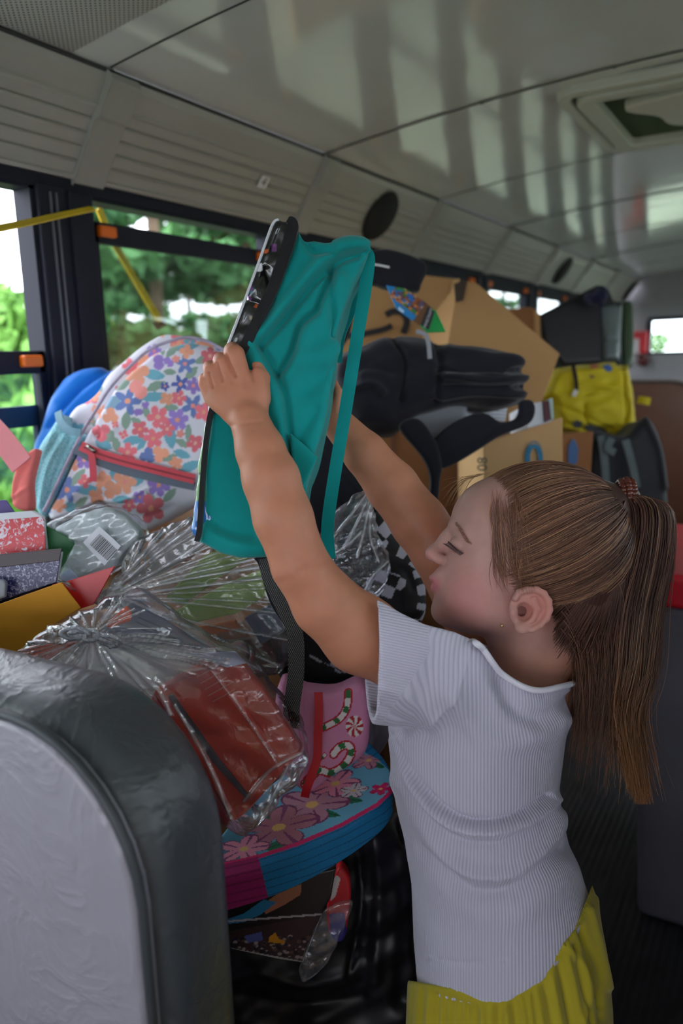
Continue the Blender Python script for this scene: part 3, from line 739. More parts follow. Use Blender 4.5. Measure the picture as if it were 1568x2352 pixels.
# ---- near arm and hand
def tl(p, r):          # pixel + depth list -> local points and radii
    return [hf.q(*a) for a in p], [x * (FPX + a[2]) / FPX for a, x in zip(p, r)]
af = Field(0, 0, GD, (400, 720, -330), (1110, 1660, 110), 2.7)
P_, R_ = tl([(970, 1535, -80), (918, 1504, -98), (828, 1456, -125), (748, 1386, -155), (690, 1300, -180), (650, 1190, -185), (622, 1100, -178), (598, 1035, -165), (573, 966, -150)], [70, 80, 90, 76, 65, 67, 64, 55, 45])
af.chain(P_, R_, 14)
a = lambda px, py, w: af.q(px, py, w)
af.ell(a(556, 922, -142), (56, 56, 26), 14, rot=-0.25)                 # back of the hand
af.ell(a(512, 914, -132), (34, 36, 24), 12, rot=-0.5)
af.ell(a(590, 900, -138), (24, 52, 24), 12)
def finger(kn, pip, dip, tip, r):
    af.chain([a(*kn), a(*pip), a(*dip), a(*tip)], [r * 1.06, r, r * .9, r * .8], 3.0, first=7)
finger((554, 872, -140), (539, 815, -138), (534, 806, -92), (552, 812, -56), 21)
finger((524, 880, -138), (511, 836, -138), (506, 826, -92), (524, 836, -56), 17.5)
finger((500, 896, -132), (486, 854, -134), (482, 844, -90), (502, 852, -56), 17)
finger((486, 916, -124), (472, 880, -128), (470, 872, -86), (492, 880, -56), 15.5)
af.chain([a(598, 915, -132), a(602, 868, -126), a(592, 842, -112), a(583, 820, -98)], [22, 16, 13, 6.5], 6)
Va, Fa = af.mesh(1)
Va = folds(af, Va, Fa, [([(519, 816), (527, 840), (540, 862)], 3.6, -7.0), ([(498, 834), (502, 852), (510, 872)], 3.6, -6.5), ([(479, 858), (482, 872), (488, 888)], 3.4, -5.5), ([(572, 842), (578, 858), (582, 872)], 4, -4), ([(520, 980), (560, 972), (600, 968)], 5, -1.6), ([(745, 1288), (715, 1300), (690, 1312)], 9, -3.0), ([(640, 1340), (668, 1330)], 10, -2.0), ([(560, 870), (556, 890)], 7, 1.6), ([(530, 884), (528, 896)], 6, 1.4)])
pxa, pya = af.pix(Va)
# ---- far arm and hand
bf = Field(0, 0, GD, (600, 800, 40), (1300, 1640, 420), 3.0)
P_, R_ = tl([(1150, 1500, 240), (1080, 1390, 235), (1010, 1265, 225), (962, 1200, 225), (900, 1118, 225), (838, 1042, 225), (775, 972, 225)], [80, 76, 66, 64, 59, 49, 37])
bf.chain(P_, R_, 14)
b_ = lambda px, py, w: bf.q(px, py, w)
bf.ell(b_(752, 930, 225), (30, 52, 44), 14, rot=-0.2)
for i, (dy, dw) in enumerate(((-8, -30), (-14, -8), (-10, 14), (2, 34))):
    bf.chain([b_(752, 905 + dy, 225 + dw), b_(742, 872 + dy, 228 + dw), b_(722, 862 + dy, 228 + dw), b_(712, 876 + dy, 228 + dw)], [15, 14.5, 13.5, 12], 3, first=7)
bf.chain([b_(772, 940, 196), b_(776, 900, 188), b_(768, 880, 190)], [14, 11, 9], 5)
Vb, Fb = bf.mesh(1)
# ---- trunk and legs (under the clothes)
tf = Field(0, 0, GD, (850, 1480, -260), (1520, 3420, 560), 9.0)
tf.stack([(1620, 990, 1290, -110, 190), (1800, 935, 1255, -120, 200), (2050, 985, 1320, -130, 210), (2320, 985, 1370, -130, 210), (2460, 1000, 1360, -120, 210)], 20)
feet = []
for w0, xo in ((-45, 0), (135, 10)):
    h0 = np.array([1175 + xo, 2430, w0 + 40]); ft = None
    top = h0; zt = (U(CX, CY, GD) + tf.s * ((top[0] - CX) * E1 + (top[1] - CY) * E2 + top[2] * E3))[2]
    L = (zt - 0.045) / tf.s; foot = top + _down * L
    kn = top + _down * L * 0.5 + np.array([-18, 0, 0])
    tf.chain([top, kn, kn + _down * L * 0.2, foot], [95, 62, 62, 40], 20)
    toe = foot + np.array([-150, 12, 20.0]) * 1.0
    tf.cap(foot + np.array([20, 30, 0]), toe + np.array([0, 38, 0]), 42, 34, 14); feet.append(foot)
Vt, Ft = tf.mesh(1)
# ---- join into one skin mesh, with skin tones painted per vertex
parts = [(hf, Vh, Fh), (af, Va, Fa), (bf, Vb, Fb), (tf, Vt, Ft)]
VV, FF, CC, k0 = [], [], [], 0
arm_c, face_c = np.array(lin(188, 126, 98)), np.array(lin(190, 146, 136))
for i, (fl, V, F) in enumerate(parts):
    px, py = fl.pix(V); c = np.tile(arm_c if i else face_c, (len(V), 1))
    if i == 0:
        def blot(x, y, r, col, k):
            global c
            f = (k * np.exp(-((px - x) ** 2 + (py - y) ** 2) / r ** 2))[:, None]; c = c * (1 - f) + np.array(col) * f
        blot(1075, 1370, 70, lin(192, 122, 120), 0.7); blot(985, 1275, 22, lin(206, 140, 132), .5); blot(1235, 1395, 50, lin(206, 128, 116), .75); blot(1200, 1402, 16, lin(140, 84, 84), .5)
        blot(1048, 1262, 16, lin(150, 112, 112), .5)
        lip = np.exp(-(((px - 992) / 20) ** 2 + ((py - 1341) / 19) ** 2) ** 2)[:, None] * 0.85; c = c * (1 - lip) + np.array(lin(196, 110, 122)) * lip
        nk = np.clip((py - 1450) / 80, 0, 1)[:, None] * 0.6; c = c * (1 - nk) + arm_c * nk
    else:
        if i == 1:
            f = (0.4 * np.exp(-((px - 700) ** 2 + (py - 1290) ** 2) / 60 ** 2))[:, None]; c = c * (1 - f) + np.array(lin(186, 116, 92)) * f
            f = (0.35 * np.exp(-((py - 850) / 40) ** 2) * (px < 640))[:, None]; c = c * (1 - f) + np.array(lin(214, 140, 116)) * f
    VV.append(fl.world(V)); FF.append(F + k0); CC.append(c); k0 += len(V)
zmin = VV[3][:, 2].min()
girl.location = Vector((float(VV[3][:, 0].mean()), float(VV[3][:, 1].mean()), 0.0))
meshobj('body', np.concatenate(VV), np.concatenate(FF), M_SKIN, girl, True, cols=np.concatenate(CC))
# ---- shirt
def m_shirt():
    g = G('white_rib_knit'); rb = g.attr('rib').outputs['Fac']; s1 = g.math('SINE', g.math('MULTIPLY', rb, 2 * math.pi))
    c = g.ramp(g.math('MULTIPLY_ADD', s1, 0.5, 0.5), [(0.0, lin(184, 179, 198)), (0.6, lin(204, 200, 216))]); g.base(c); g.set(rough=0.85, spec=0.2, sheen=0.3)
    n = g.bump(s1, 0.32, 0.0010); return g.m
sf = Field(0, 0, GD, (810, 1340, -300), (1440, 2360, 400), 3.6)
q = sf.q
sf.stack([(1500, 1010, 1290, -130, 205), (1580, 930, 1318, -165, 228), (1680, 893, 1300, -180, 236), (1800, 900, 1284, -180, 236), (1880, 915, 1288, -178, 236), (1960, 936, 1318, -178, 240), (2050, 948, 1352, -180, 244), (2180, 953, 1372, -182, 246), (2340, 966, 1392, -184, 248)], 10)
sf.chain([q(1180, 1640, -60), q(1040, 1530, -92)], [90, 104], 50)
sf.chain([q(1200, 1560, 120), q(1120, 1470, 190)], [95, 100], 50)
sf.cap(q(1020, 1512, -85), q(840, 1476, -128), 116, 121, 40); sf.cap(q(960, 1560, -85), q(846, 1540, -116), 106, 110, 40)
sf.cap(q(1130, 1470, 200), q(1050, 1370, 230), 96, 92, 30)
sf.chain([q(1262, 1590, 20), q(1316, 1596, 20)], [44, 22], 26)         # back collar lifting
sf.plane(q(851, 1500, -110), (-1.0, 0.0, -0.10), 4)                    # cuff
sf.cap(q(935, 1498, -100), q(770, 1440, -140), 104, 110, 4, 'sub'); sf.cap(q(950, 1550, -95), q(780, 1532, -128), 92, 100, 4, 'sub')        # open sleeve
# neckline
sf.ell(q(1190, 1470, 22), (118, 104, 120), 12, 'sub', rot=0.30)
sf.cap(q(1120, 1430, 30), q(1050, 1330, 60), 92, 92, 8, 'sub')
# hem follows a sagging arc, lower on the near side
sl, g_ = sf.sub(sf.lo, sf.lo + sf.nd * sf.h)
kp_ = FPX / (FPX + sf.ax[2][None, None, :]); pX = CX + (sf.ax[0][:, None, None] - CX) * kp_; pY = CY + (sf.ax[1][None, :, None] - CY) * kp_
yh = np.interp(pX, [930, 960, 996, 1092, 1163, 1249, 1321, 1362, 1440], [2262, 2276, 2290, 2308, 2302, 2252, 2162, 2050, 1900])
sf.D = np.maximum(sf.D, ((pY - yh) * 0.8).astype(np.float32))
yn = np.interp(pX, [850, 920, 974, 1044, 1075, 1106, 1127, 1151, 1200, 1240, 1290, 1334, 1350], [1366, 1408, 1434, 1452, 1466, 1486, 1515, 1546, 1576, 1586, 1576, 1566, 1200])
sf.D = np.maximum(sf.D, ((yn - pY) * 0.8).astype(np.float32)); del pX, pY, yh, yn
Vs, Fs = sf.mesh(1)
px, py = sf.pix(Vs)
Vs = folds(sf, Vs, Fs, [
    ([(900, 1690), (960, 1800), (1040, 1872), (1120, 1888), (1200, 1868), (1262, 1830)], 8, -19), ([(905, 1700), (950, 1810), (1030, 1892), (1120, 1910), (1210, 1886), (1275, 1838)], 13, 17),
    ([(905, 1740), (960, 1850), (1040, 1920), (1130, 1940), (1220, 1905), (1280, 1850)], 12, -9), ([(908, 1790), (950, 1890), (1010, 1955), (1090, 2005), (1180, 2000), (1260, 1930), (1290, 1870)], 18, 19),
    ([(920, 1830), (980, 1950), (1060, 2035), (1120, 2055), (1200, 2030), (1290, 1950)], 18, -15), ([(940, 1960), (1040, 2050), (1130, 2110), (1210, 2090), (1310, 2000)], 30, 8),
    ([(1040, 1600), (1110, 1690), (1190, 1704), (1290, 1650)], 24, 17), ([(1150, 1560), (1190, 1640), (1250, 1655), (1310, 1605)], 22, -20), ([(1075, 1480), (1060, 1560), (1010, 1640), (930, 1700)], 5, 4),
    ([(1000, 1500), (990, 1560), (960, 1640)], 26, -8), ([(870, 1620), (930, 1660), (985, 1690)], 12, -9), ([(890, 1580), (960, 1620), (1020, 1690)], 16, 8), ([(1075, 1490), (1110, 1560), (1150, 1630), (1210, 1665)], 18, 9),
    ([(980, 2200), (1060, 2212), (1160, 2206)], 6, -3)])
px, py = sf.pix(Vs)
sleeve = 1 / (1 + np.exp((px - (985 - 0.75 * (py - 1500) * (py > 1500) * 0.9)) / 9)) * (py < 1700)
warp = 14 * np.sin((py - 1690) / 60.0) * np.exp(-((py - 1900) / 220) ** 2)
ang = np.arctan2(Vs[:, 2] - 30, Vs[:, 0] - 1120)
rib_t = ang * 190 / 6.4 + 0; rib_s = (py * 0.98 - px * 0.2) / 6.4
# collar band and hem are knitted crosswise
meshobj('shirt', sf.world(Vs), Fs, m_shirt(), girl, True, attrs={'rib': np.where(sleeve > 0.5, rib_s, rib_t)})
# collar: a knitted band round the neck opening
M_COLL = mat('collar_knit', lin(232, 228, 238), rough=0.85, var=0.03, bump=0.3, bscale=700)
PS = sf.pix(Vs); near_ = [(x, y, sw(x, y + 9, Vs, PS, 8)) for x, y in ((1092, 1476), (1110, 1492), (1129, 1519), (1153, 1548), (1200, 1577), (1240, 1586), (1288, 1577), (1322, 1568))]
cp = closed(near_ + [(1336, 1560, 40), (1290, 1540, 130), (1210, 1520, 160), (1120, 1490, 140), (1084, 1474, 40)], 6)
Cc = np.array([sf.q(*p) for p in cp]); Cw = sf.world(Cc); MB().tube(list(Cw) + [Cw[0]], 0.0034, 8).build('collar', M_COLL, girl, True)
# ---- shorts
hf2 = Field(0, 0, GD, (880, 1980, -300), (1470, 2900, 420), 4.5)
hf2.stack([(2000, 1060, 1352, -150, 230), (2060, 975, 1372, -170, 238), (2180, 950, 1394, -182, 248), (2300, 938, 1406, -190, 252), (2460, 932, 1412, -192, 256), (2640, 940, 1424, -190, 262), (2860, 950, 1440, -186, 270)], 10)
kp_ = FPX / (FPX + hf2.ax[2][None, None, :]); pX = CX + (hf2.ax[0][:, None, None] - CX) * kp_; pY = CY + (hf2.ax[1][None, :, None] - CY) * kp_
yh2 = np.interp(pX, [930, 996, 1092, 1163, 1249, 1321, 1362, 1440], [2250, 2262, 2278, 2270, 2222, 2132, 2026, 1960])
hf2.D = np.maximum(hf2.D, (yh2 - pY).astype(np.float32))
hf2.ell((1185, 2900, 40), (26, 150, 400), 20, 'sub')
Vq, Fq = hf2.mesh(1)
fl_ = []
for i in range(26):
    t = i / 25; x0 = 950 + 440 * t; y0 = float(np.interp(x0, [950, 1092, 1163, 1249, 1321, 1362, 1400], [2270, 2318, 2312, 2262, 2172, 2070, 2040]))
    fl_.append(([(x0, y0), (x0 + 6 + 30 * (t - .4), y0 + 60 + 40 * random.random()), (x0 + 14 + 60 * (t - .4), y0 + 180)], 4.5 + 4 * random.random(), random.choice((-1, 1)) * (5 + 5 * random.random())))
fl_ += [([(1300, 2170), (1345, 2230), (1352, 2300), (1330, 2360)], 9, 8), ([(1330, 2130), (1375, 2230), (1380, 2340)], 8, -8)]
Vq = folds(hf2, Vq, Fq, fl_)
meshobj('shorts', hf2.world(Vq), Fq, mat('yellow_cotton', lin(178, 162, 26), rough=0.85, var=0.08, vscale=14, bump=0.15, bscale=700, sheen=0.2), girl, True)
# shoes
for ft in feet:
    s_ = Field(0, 0, GD, ft - 300, ft + 300, 9.0)
    s_.cap(ft + np.array([20, 30, 0]), ft + np.array([-155, 46, 20]), 58, 46, 10); V, F = s_.mesh(1); Wd = s_.world(V); Wd[:, 2] = np.maximum(Wd[:, 2], 0.002)
    meshobj('shoe', Wd, F, mat('shoe_white', lin(220, 220, 222), rough=0.6), girl, True)
# ---- hair
def m_hair():
    g = G('brown_hair'); c = g.attr('col').outputs['Color']; g.base(c); g.set(rough=0.42, spec=0.4, aniso=0.5); return g.m
M_HAIR = m_hair()
def strands(name, paths, rad, cols, parent, tips=None):
    """many thin three-sided strands; paths (n, k, 3) local px; cols (n, k, 3)"""
    P = np.asarray(paths, float); n, k, _ = P.shape; s_ = GD / FPX
    W = hf.world(P.reshape(-1, 3)).reshape(n, k, 3); T = np.gradient(W, axis=1); T /= np.linalg.norm(T, axis=2, keepdims=True) + 1e-12
    A = np.cross(T, E3); A /= np.linalg.norm(A, axis=2, keepdims=True) + 1e-9; B = np.cross(T, A)
    rr = (np.ones(k) if tips is None else np.asarray(tips))[None, :, None] * rad * s_
    V = np.stack([W + rr * (math.cos(a_) * A + math.sin(a_) * B) for a_ in (0, 2.094, 4.189)], 2)   # n,k,3,3
    i = np.arange(n)[:, None, None] * k * 3 + np.arange(k - 1)[None, :, None] * 3; j = np.arange(3)[None, None, :]
    F = np.stack([i + j, i + (j + 1) % 3, i + 3 + (j + 1) % 3, i + 3 + j], -1).reshape(-1, 4)
    C = np.repeat(np.asarray(cols, float)[:, :, None, :], 3, 2).reshape(-1, 3)
    return meshobj(name, V.reshape(-1, 3), F, M_HAIR, parent, True, cols=C)
dark, mid, blond = np.array(lin(78, 49, 39)), np.array(lin(126, 87, 66)), np.array(lin(176, 138, 100))
HC = hp(1247, 1244); HR = np.array([204, 182, 153.0]); hrot = 0.12
ca, sa = math.cos(hrot), math.sin(hrot)
def to_u(P): d = P - HC; x = ca * d[..., 0] + sa * d[..., 1]; y = -sa * d[..., 0] + ca * d[..., 1]; return np.stack([x / HR[0], y / HR[1], d[..., 2] / HR[2]], -1)
def from_u(Uv): x, y, w = Uv[..., 0] * HR[0], Uv[..., 1] * HR[1], Uv[..., 2] * HR[2]; return np.stack([HC[0] + ca * x - sa * y, HC[1] + sa * x + ca * y, HC[2] + w], -1)
BASE = hp(1436, 1146, 0); ub = to_u(BASE); ub /= np.linalg.norm(ub)
# scalp cap: the skull shell behind the hairline
def hairline(u):       # >0 where hair grows; uses image-like head coordinates
    P = from_u(u); x, y, w = P[..., 0], P[..., 1], np.abs(P[..., 2] - HC[2])
    lx = np.interp(y, [1040, 1090, 1110, 1150, 1200, 1260, 1330, 1400, 1420, 1480, 1560], [1080, 1096, 1112, 1136, 1150, 1150, 1150, 1166, 1290, 1330, 1360])
    return x - lx + 26 * np.clip(1 - w / 60, 0, 1)
cf = Field(0, 0, GD, (1030, 1030, -190), (1480, 1560, 250), 3.2)
cf.ell(HC, HR - [4, 4, 5], 0, rot=hrot); cf.ell(hp(1326, 1370), (80, 110, 100), 40)
cf.cap(hp(1400, 1165), BASE, 60, 34, 60)
gx, gy, gw = np.meshgrid(*cf.ax, indexing='ij'); lx = np.interp(gy, [1040, 1090, 1110, 1150, 1200, 1260, 1330, 1400, 1420, 1480, 1560], [1080, 1096, 1112, 1136, 1150, 1152, 1154, 1172, 1280, 1318, 1340]) - 20 * np.clip(1 - np.abs(gw - HC[2]) / 60, 0, 1)
cf.D = np.maximum(cf.D, (lx - gx).astype(np.float32))
ear = np.sqrt(((gx - 1224) / 56) ** 2 + ((gy - 1408) / 58) ** 2); cf.D = np.maximum(cf.D, np.where(np.abs(gw - HC[2]) > 92, (1 - ear) * 50, -50).astype(np.float32))
del gx, gy, gw, lx, ear
Vc, Fc = cf.mesh(1); pc, qc_ = cf.pix(Vc)
t = np.clip((pc - 1130) / 150, 0, 1)[:, None]; st = (0.5 + 0.5 * np.sin(np.arctan2(qc_ - 1150, pc - 1440) * 160))[:, None]
cc = mid * 0.7 * (1 - t) + dark * 0.6 * t; cc = cc * (0.75 + 0.5 * st)
hair = meshobj('hair', cf.world(Vc), Fc, M_HAIR, girl, True, cols=cc)
# strands combed back over the skull to the band
n = 9500; roots = []
while len(roots) < n:
    u = RNG.normal(size=3); u /= np.linalg.norm(u)
    if u[0] > ub[0] - 0.03 and u[1] < 0.1: continue
    P = from_u(u)
    if P[1] > 1500: continue
    hl = hairline(u)
    if hl > RNG.uniform(-16, 8) and (hl < 30 or RNG.random() < 0.6): roots.append(u)
roots = np.array(roots); K = 12; tt = np.linspace(0, 1, K)[None, :, None]
dots = np.clip((roots * ub).sum(1), -0.995, 0.995); om = np.arccos(dots)[:, None, None]
path = (np.sin((1 - tt) * om) * roots[:, None] + np.sin(tt * om) * ub) / np.sin(om)
lift = 1.0 + RNG.uniform(-0.004, 0.022, (n, 1, 1)) + 0.012 * np.sin(tt * 3.14) * RNG.normal(size=(n, 1, 1)); sag = 0.07 * np.sin(tt * 3.14159) * (1 - dots[:, None, None]); path[..., 1:2] += sag * np.clip(path[..., 1:2] + 0.35, 0, 1)
path /= np.linalg.norm(path, axis=2, keepdims=True); PP = from_u(path * lift)
tone = RNG.normal(0, 0.36, (n, 1, 1)); fr = np.clip((1310 - PP[:, :1, 0:1]) / 170, 0, 1.25) * np.ones((1, K, 1)); fr = fr * (1 - 0.6 * tt)
col = (dark * .82 * (1 - fr) + mid * fr) * np.exp(tone); hl_ = (RNG.random((n, 1, 1)) < 0.10) * 0.5; col = col * (1 - hl_) + blond * hl_
strands('hair_strands', PP, 1.0, col, hair, [0.3, 0.7] + [1.0] * (K - 2))
# side wisps in front of the ear
m_ = 300; K = 9; tt = np.linspace(0, 1, K)[None, :, None]; x0 = RNG.uniform(1130, 1215, (m_, 1)); y0 = RNG.uniform(1120, 1290, (m_, 1)) ; ln = RNG.uniform(50, 150, (m_, 1)) * np.clip((1400 - y0) / 200, .3, 1)
wx = x0 + RNG.uniform(-4, 34, (m_, 1)) * tt[..., 0] + RNG.uniform(-10, 4, (m_, 1)) * np.sin(tt[..., 0] * 3.1); wy = y0 + ln * tt[..., 0]
Wp = np.stack([wx, wy, np.zeros_like(wx)], -1); ww = np.array([[sw(a_, b_2, r=6) for a_, b_2 in zip(r1, r2)] for r1, r2 in zip(wx, wy)]) - HW - RNG.uniform(0, 7, (m_, 1))
kk = (FPX + HW + ww) / FPX; Wp = np.stack([CX + (wx - CX) * kk, CY + (wy - CY) * kk, HW + ww], -1)
strands('side_wisps', Wp, 0.75, np.broadcast_to((mid * 1.35)[None, None], (m_, K, 3)) * np.exp(RNG.normal(0, .3, (m_, 1, 1))), hair, np.interp(np.linspace(0, 1, K), [0, .3, 1], [.4, 1, .3]))
# flyaway hairs over the brow and crown
m_ = 34; tt = np.linspace(0, 1, K)[None, :, None]; s0 = RNG.random((m_, 1))
ax_, ay_ = 1085 + 40 * s0, 1098 - 12 * s0; bx_, by_ = 1016 + RNG.uniform(0, 50, (m_, 1)), 1110 + RNG.uniform(-10, 60, (m_, 1)); t1 = tt[..., 0]
fx = (1 - t1) ** 2 * ax_ + 2 * t1 * (1 - t1) * (ax_ * .45 + bx_ * .55) + t1 ** 2 * bx_; fy = (1 - t1) ** 2 * ay_ + 2 * t1 * (1 - t1) * (ay_ - 2) + t1 ** 2 * by_
fw_ = HW + RNG.uniform(-30, 50, (m_, 1)) + 0 * t1
strands('flyaway_hairs', np.stack([fx, fy, fw_], -1), 0.6, np.broadcast_to(blond * .8, (m_, K, 3)), hair, np.linspace(1, .4, K))
# ponytail
n = 5200; K = 18; tt = np.linspace(0, 1, K)
cen = spline([(1432, 1148), (1474, 1138), (1500, 1176), (1492, 1270), (1464, 1400), (1450, 1540), (1432, 1640), (1450, 1750), (1466, 1846)], 6)
s_l = np.linspace(0, 1, len(cen)); 
uu = RNG.normal(0, 0.5, n); uu = np.clip(uu, -1.15, 1.05); vv = RNG.normal(0, 0.5, n)
wid = np.interp(tt, [0, .08, .2, .35, .55, .72, .85, 1], [16, 26, 44, 50, 62, 68, 42, 16]); dep = np.interp(tt, [0, .1, .3, .6, .85, 1], [16, 30, 52, 56, 40, 14])
ln = np.clip(1.02 - 0.26 * np.abs(uu - .15) - 0.06 * np.clip(-uu, 0, 1.2) - np.abs(RNG.normal(0, .09, n)), .45, 1.0)
PT = np.zeros((n, K, 3)); jr = RNG.random(n); jit = RNG.normal(0, 9, n) * (1 + 3 * (RNG.random(n) < .05))
for j in range(K):
    ts = tt[j] * ln; cx_ = np.interp(ts, s_l, cen[:, 0]); cy_ = np.interp(ts, s_l, cen[:, 1]); w_ = np.interp(ts, tt, wid); d_ = np.interp(ts, tt, dep)
    px_ = cx_ + uu * w_ * (1 - .5 * tt[j] ** 4) + (6 * np.sin(ts * 7 + np.round(uu * 5) * 2.1 + vv) + 5 * np.sin(ts * 13 + jr * 6) + (9 * np.sin(np.round(uu * 6) * 1.9) + jit) * ts) * ts; py_ = cy_ + np.abs(uu) * 8; w2 = HW - 5 + vv * d_ + 10 * ts
    kk = (FPX + w2) / FPX; PT[:, j] = np.stack([CX + (px_ - CX) * kk, CY + (py_ - CY) * kk, w2], -1)
ton = np.exp(RNG.normal(0, .32, (n, 1, 1))); tip = np.clip((tt[None, :, None] * ln[:, None, None] - .45) / .5, 0, 1)
col = (dark * 1.1 * (1 - tip) + np.array(lin(158, 112, 74)) * tip) * ton; hh = (RNG.random((n, 1, 1)) < .14) * .5; col = col * (1 - hh) + blond * hh
pony = strands('ponytail', PT, 1.05, col, girl, np.interp(tt, [0, .1, .8, 1], [1, 1, .9, .35]))
# loose hair falling from the nape under the ponytail
n = 1100; s0 = RNG.random(n); rx_ = 1286 + 130 * s0 + RNG.normal(0, 6, n); ry_ = 1420 - 90 * s0 + RNG.uniform(-40, 50, n); ex = 1316 + 100 * s0 + RNG.normal(0, 14, n); ey = 1650 + RNG.normal(0, 62, n); P3 = np.zeros((n, K, 3)); jw = RNG.normal(0, 34, n)
for j in range(K):
    t_ = tt[j]; x_ = (1 - t_) ** 2 * rx_ + 2 * t_ * (1 - t_) * (rx_ + 55) + t_ ** 2 * ex; y_ = (1 - t_) ** 2 * ry_ + 2 * t_ * (1 - t_) * (ry_ + 60) + t_ ** 2 * ey
    w2 = HW - 78 + jw * .5 + 30 * t_ + 40 * s0; kk = (FPX + w2) / FPX; P3[:, j] = np.stack([CX + (x_ - CX) * kk, CY + (y_ - CY) * kk, w2], -1)
strands('nape_hair', P3, 0.85, np.broadcast_to((mid * .85)[None, None], (n, K, 3)) * np.exp(RNG.normal(0, .3, (n, 1, 1))), hair, np.interp(tt, [0, .8, 1], [1, .9, .35]))
# hair combed up from the nape to the band
n = 3200; K = 12; tt = np.linspace(0, 1, K); rx_ = RNG.uniform(1268, 1424, n); ry_ = 1330 + RNG.uniform(20, 120, n) - (rx_ - 1282) * .35 + np.abs(RNG.normal(0, 30, n)); P4 = np.zeros((n, K, 3)); dz_ = RNG.uniform(0, 24, n)
for j in range(K):
    t_ = tt[j]; x_ = (1 - t_) ** 2 * rx_ + 2 * t_ * (1 - t_) * (rx_ * .5 + 1425 * .5 + 14) + t_ ** 2 * 1436; y_ = (1 - t_) ** 2 * ry_ + 2 * t_ * (1 - t_) * (ry_ * .6 + 1150 * .4 + 30) + t_ ** 2 * 1150
    w2 = HW - (104 - dz_) * np.sqrt(np.clip(1 - ((x_ - 1300) / 175) ** 2, 0.02, 1)) - 6; kk = (FPX + w2) / FPX; P4[:, j] = np.stack([CX + (x_ - CX) * kk, CY + (y_ - CY) * kk, w2], -1)
strands('combed_nape_hair', P4, 1.3, np.broadcast_to((dark * 1.0)[None, None], (n, K, 3)) * np.exp(RNG.normal(0, .36, (n, 1, 1))), hair, [.3, .8] + [1.0] * (K - 2))
# beaded hair tie
tie = MB()
for i in range(26):
    a_ = i / 26 * 2 * math.pi
    for r_, off in ((38, -12), (42, 0), (40, 12)):
        P = BASE + np.array([off + 6 * math.cos(a_), r_ * math.sin(a_) - 2, r_ * math.cos(a_)]); tie.ball(hf.world(P[None])[0], 0.0046, 7, 5)
tie.build('hair_tie', mat('hair_tie_beads', lin(92, 40, 26), rough=0.3, var=0.2), girl, True)
# ---- eye details, brow, earring
def face_curve(pts, w, r, name, m, seg=5):
    mb = MB()
    for p in pts: mb.tube([hf.world(hp(x, y, ww_)[None])[0] for x, y, ww_ in p], r, seg, True)
    return mb.build(name, m, girl, True)
M_LASH = mat('lash_dark', lin(40, 30, 34), rough=0.6, var=0)
lashes = []
fs = lambda x, y, o=0.0: (x, y, sw(x, y) - HW - o)
for i in range(19):
    t_ = i / 18; bx0, by0 = 1031 + 31 * t_, 1246 + 26 * t_; L = 16 - 6 * t_; w_ = sw(bx0, by0) - HW
    lashes.append([(bx0, by0, w_ - 1), (bx0 - L * .45, by0 + L * .25, w_ - 8), (bx0 - L * (.95 - .3 * t_), by0 + L * .12 + 3 * t_, w_ - 13)])
face_curve(lashes, 0, [0.00042, 0.00036, 0.00012], 'eyelashes', M_LASH, 4)
face_curve([[fs(1029, 1244, 1), fs(1037, 1252, 1), fs(1048, 1262, 1), fs(1062, 1271, 1)]], 0, 0.0007, 'eye_line', mat('lash_line', lin(78, 56, 58), rough=.6, var=0), 5)
br = []
for i in range(110):
    t_ = RNG.random(); x, y = 1043 + 32 * t_ + RNG.normal(0, 2.2), 1196 + 50 * t_ ** 0.9; br.append([fs(x, y + 2, -.4), fs(x + 2, y + 1, .3), fs(x + 6, y + 5, -.4)])
face_curve(br, 0, [0.0002, 0.0002, 0.0001], 'eyebrow', mat('brow_hair', lin(150, 108, 86), rough=.7, var=0), 4)
MB().ball(hf.world(hp(1152, 1437, sw(1152, 1437) - HW - 2)[None])[0], 0.0022, 8, 6).build('earring', mat('gold', lin(230, 200, 150), rough=.2, metal=1, var=0), girl, True)

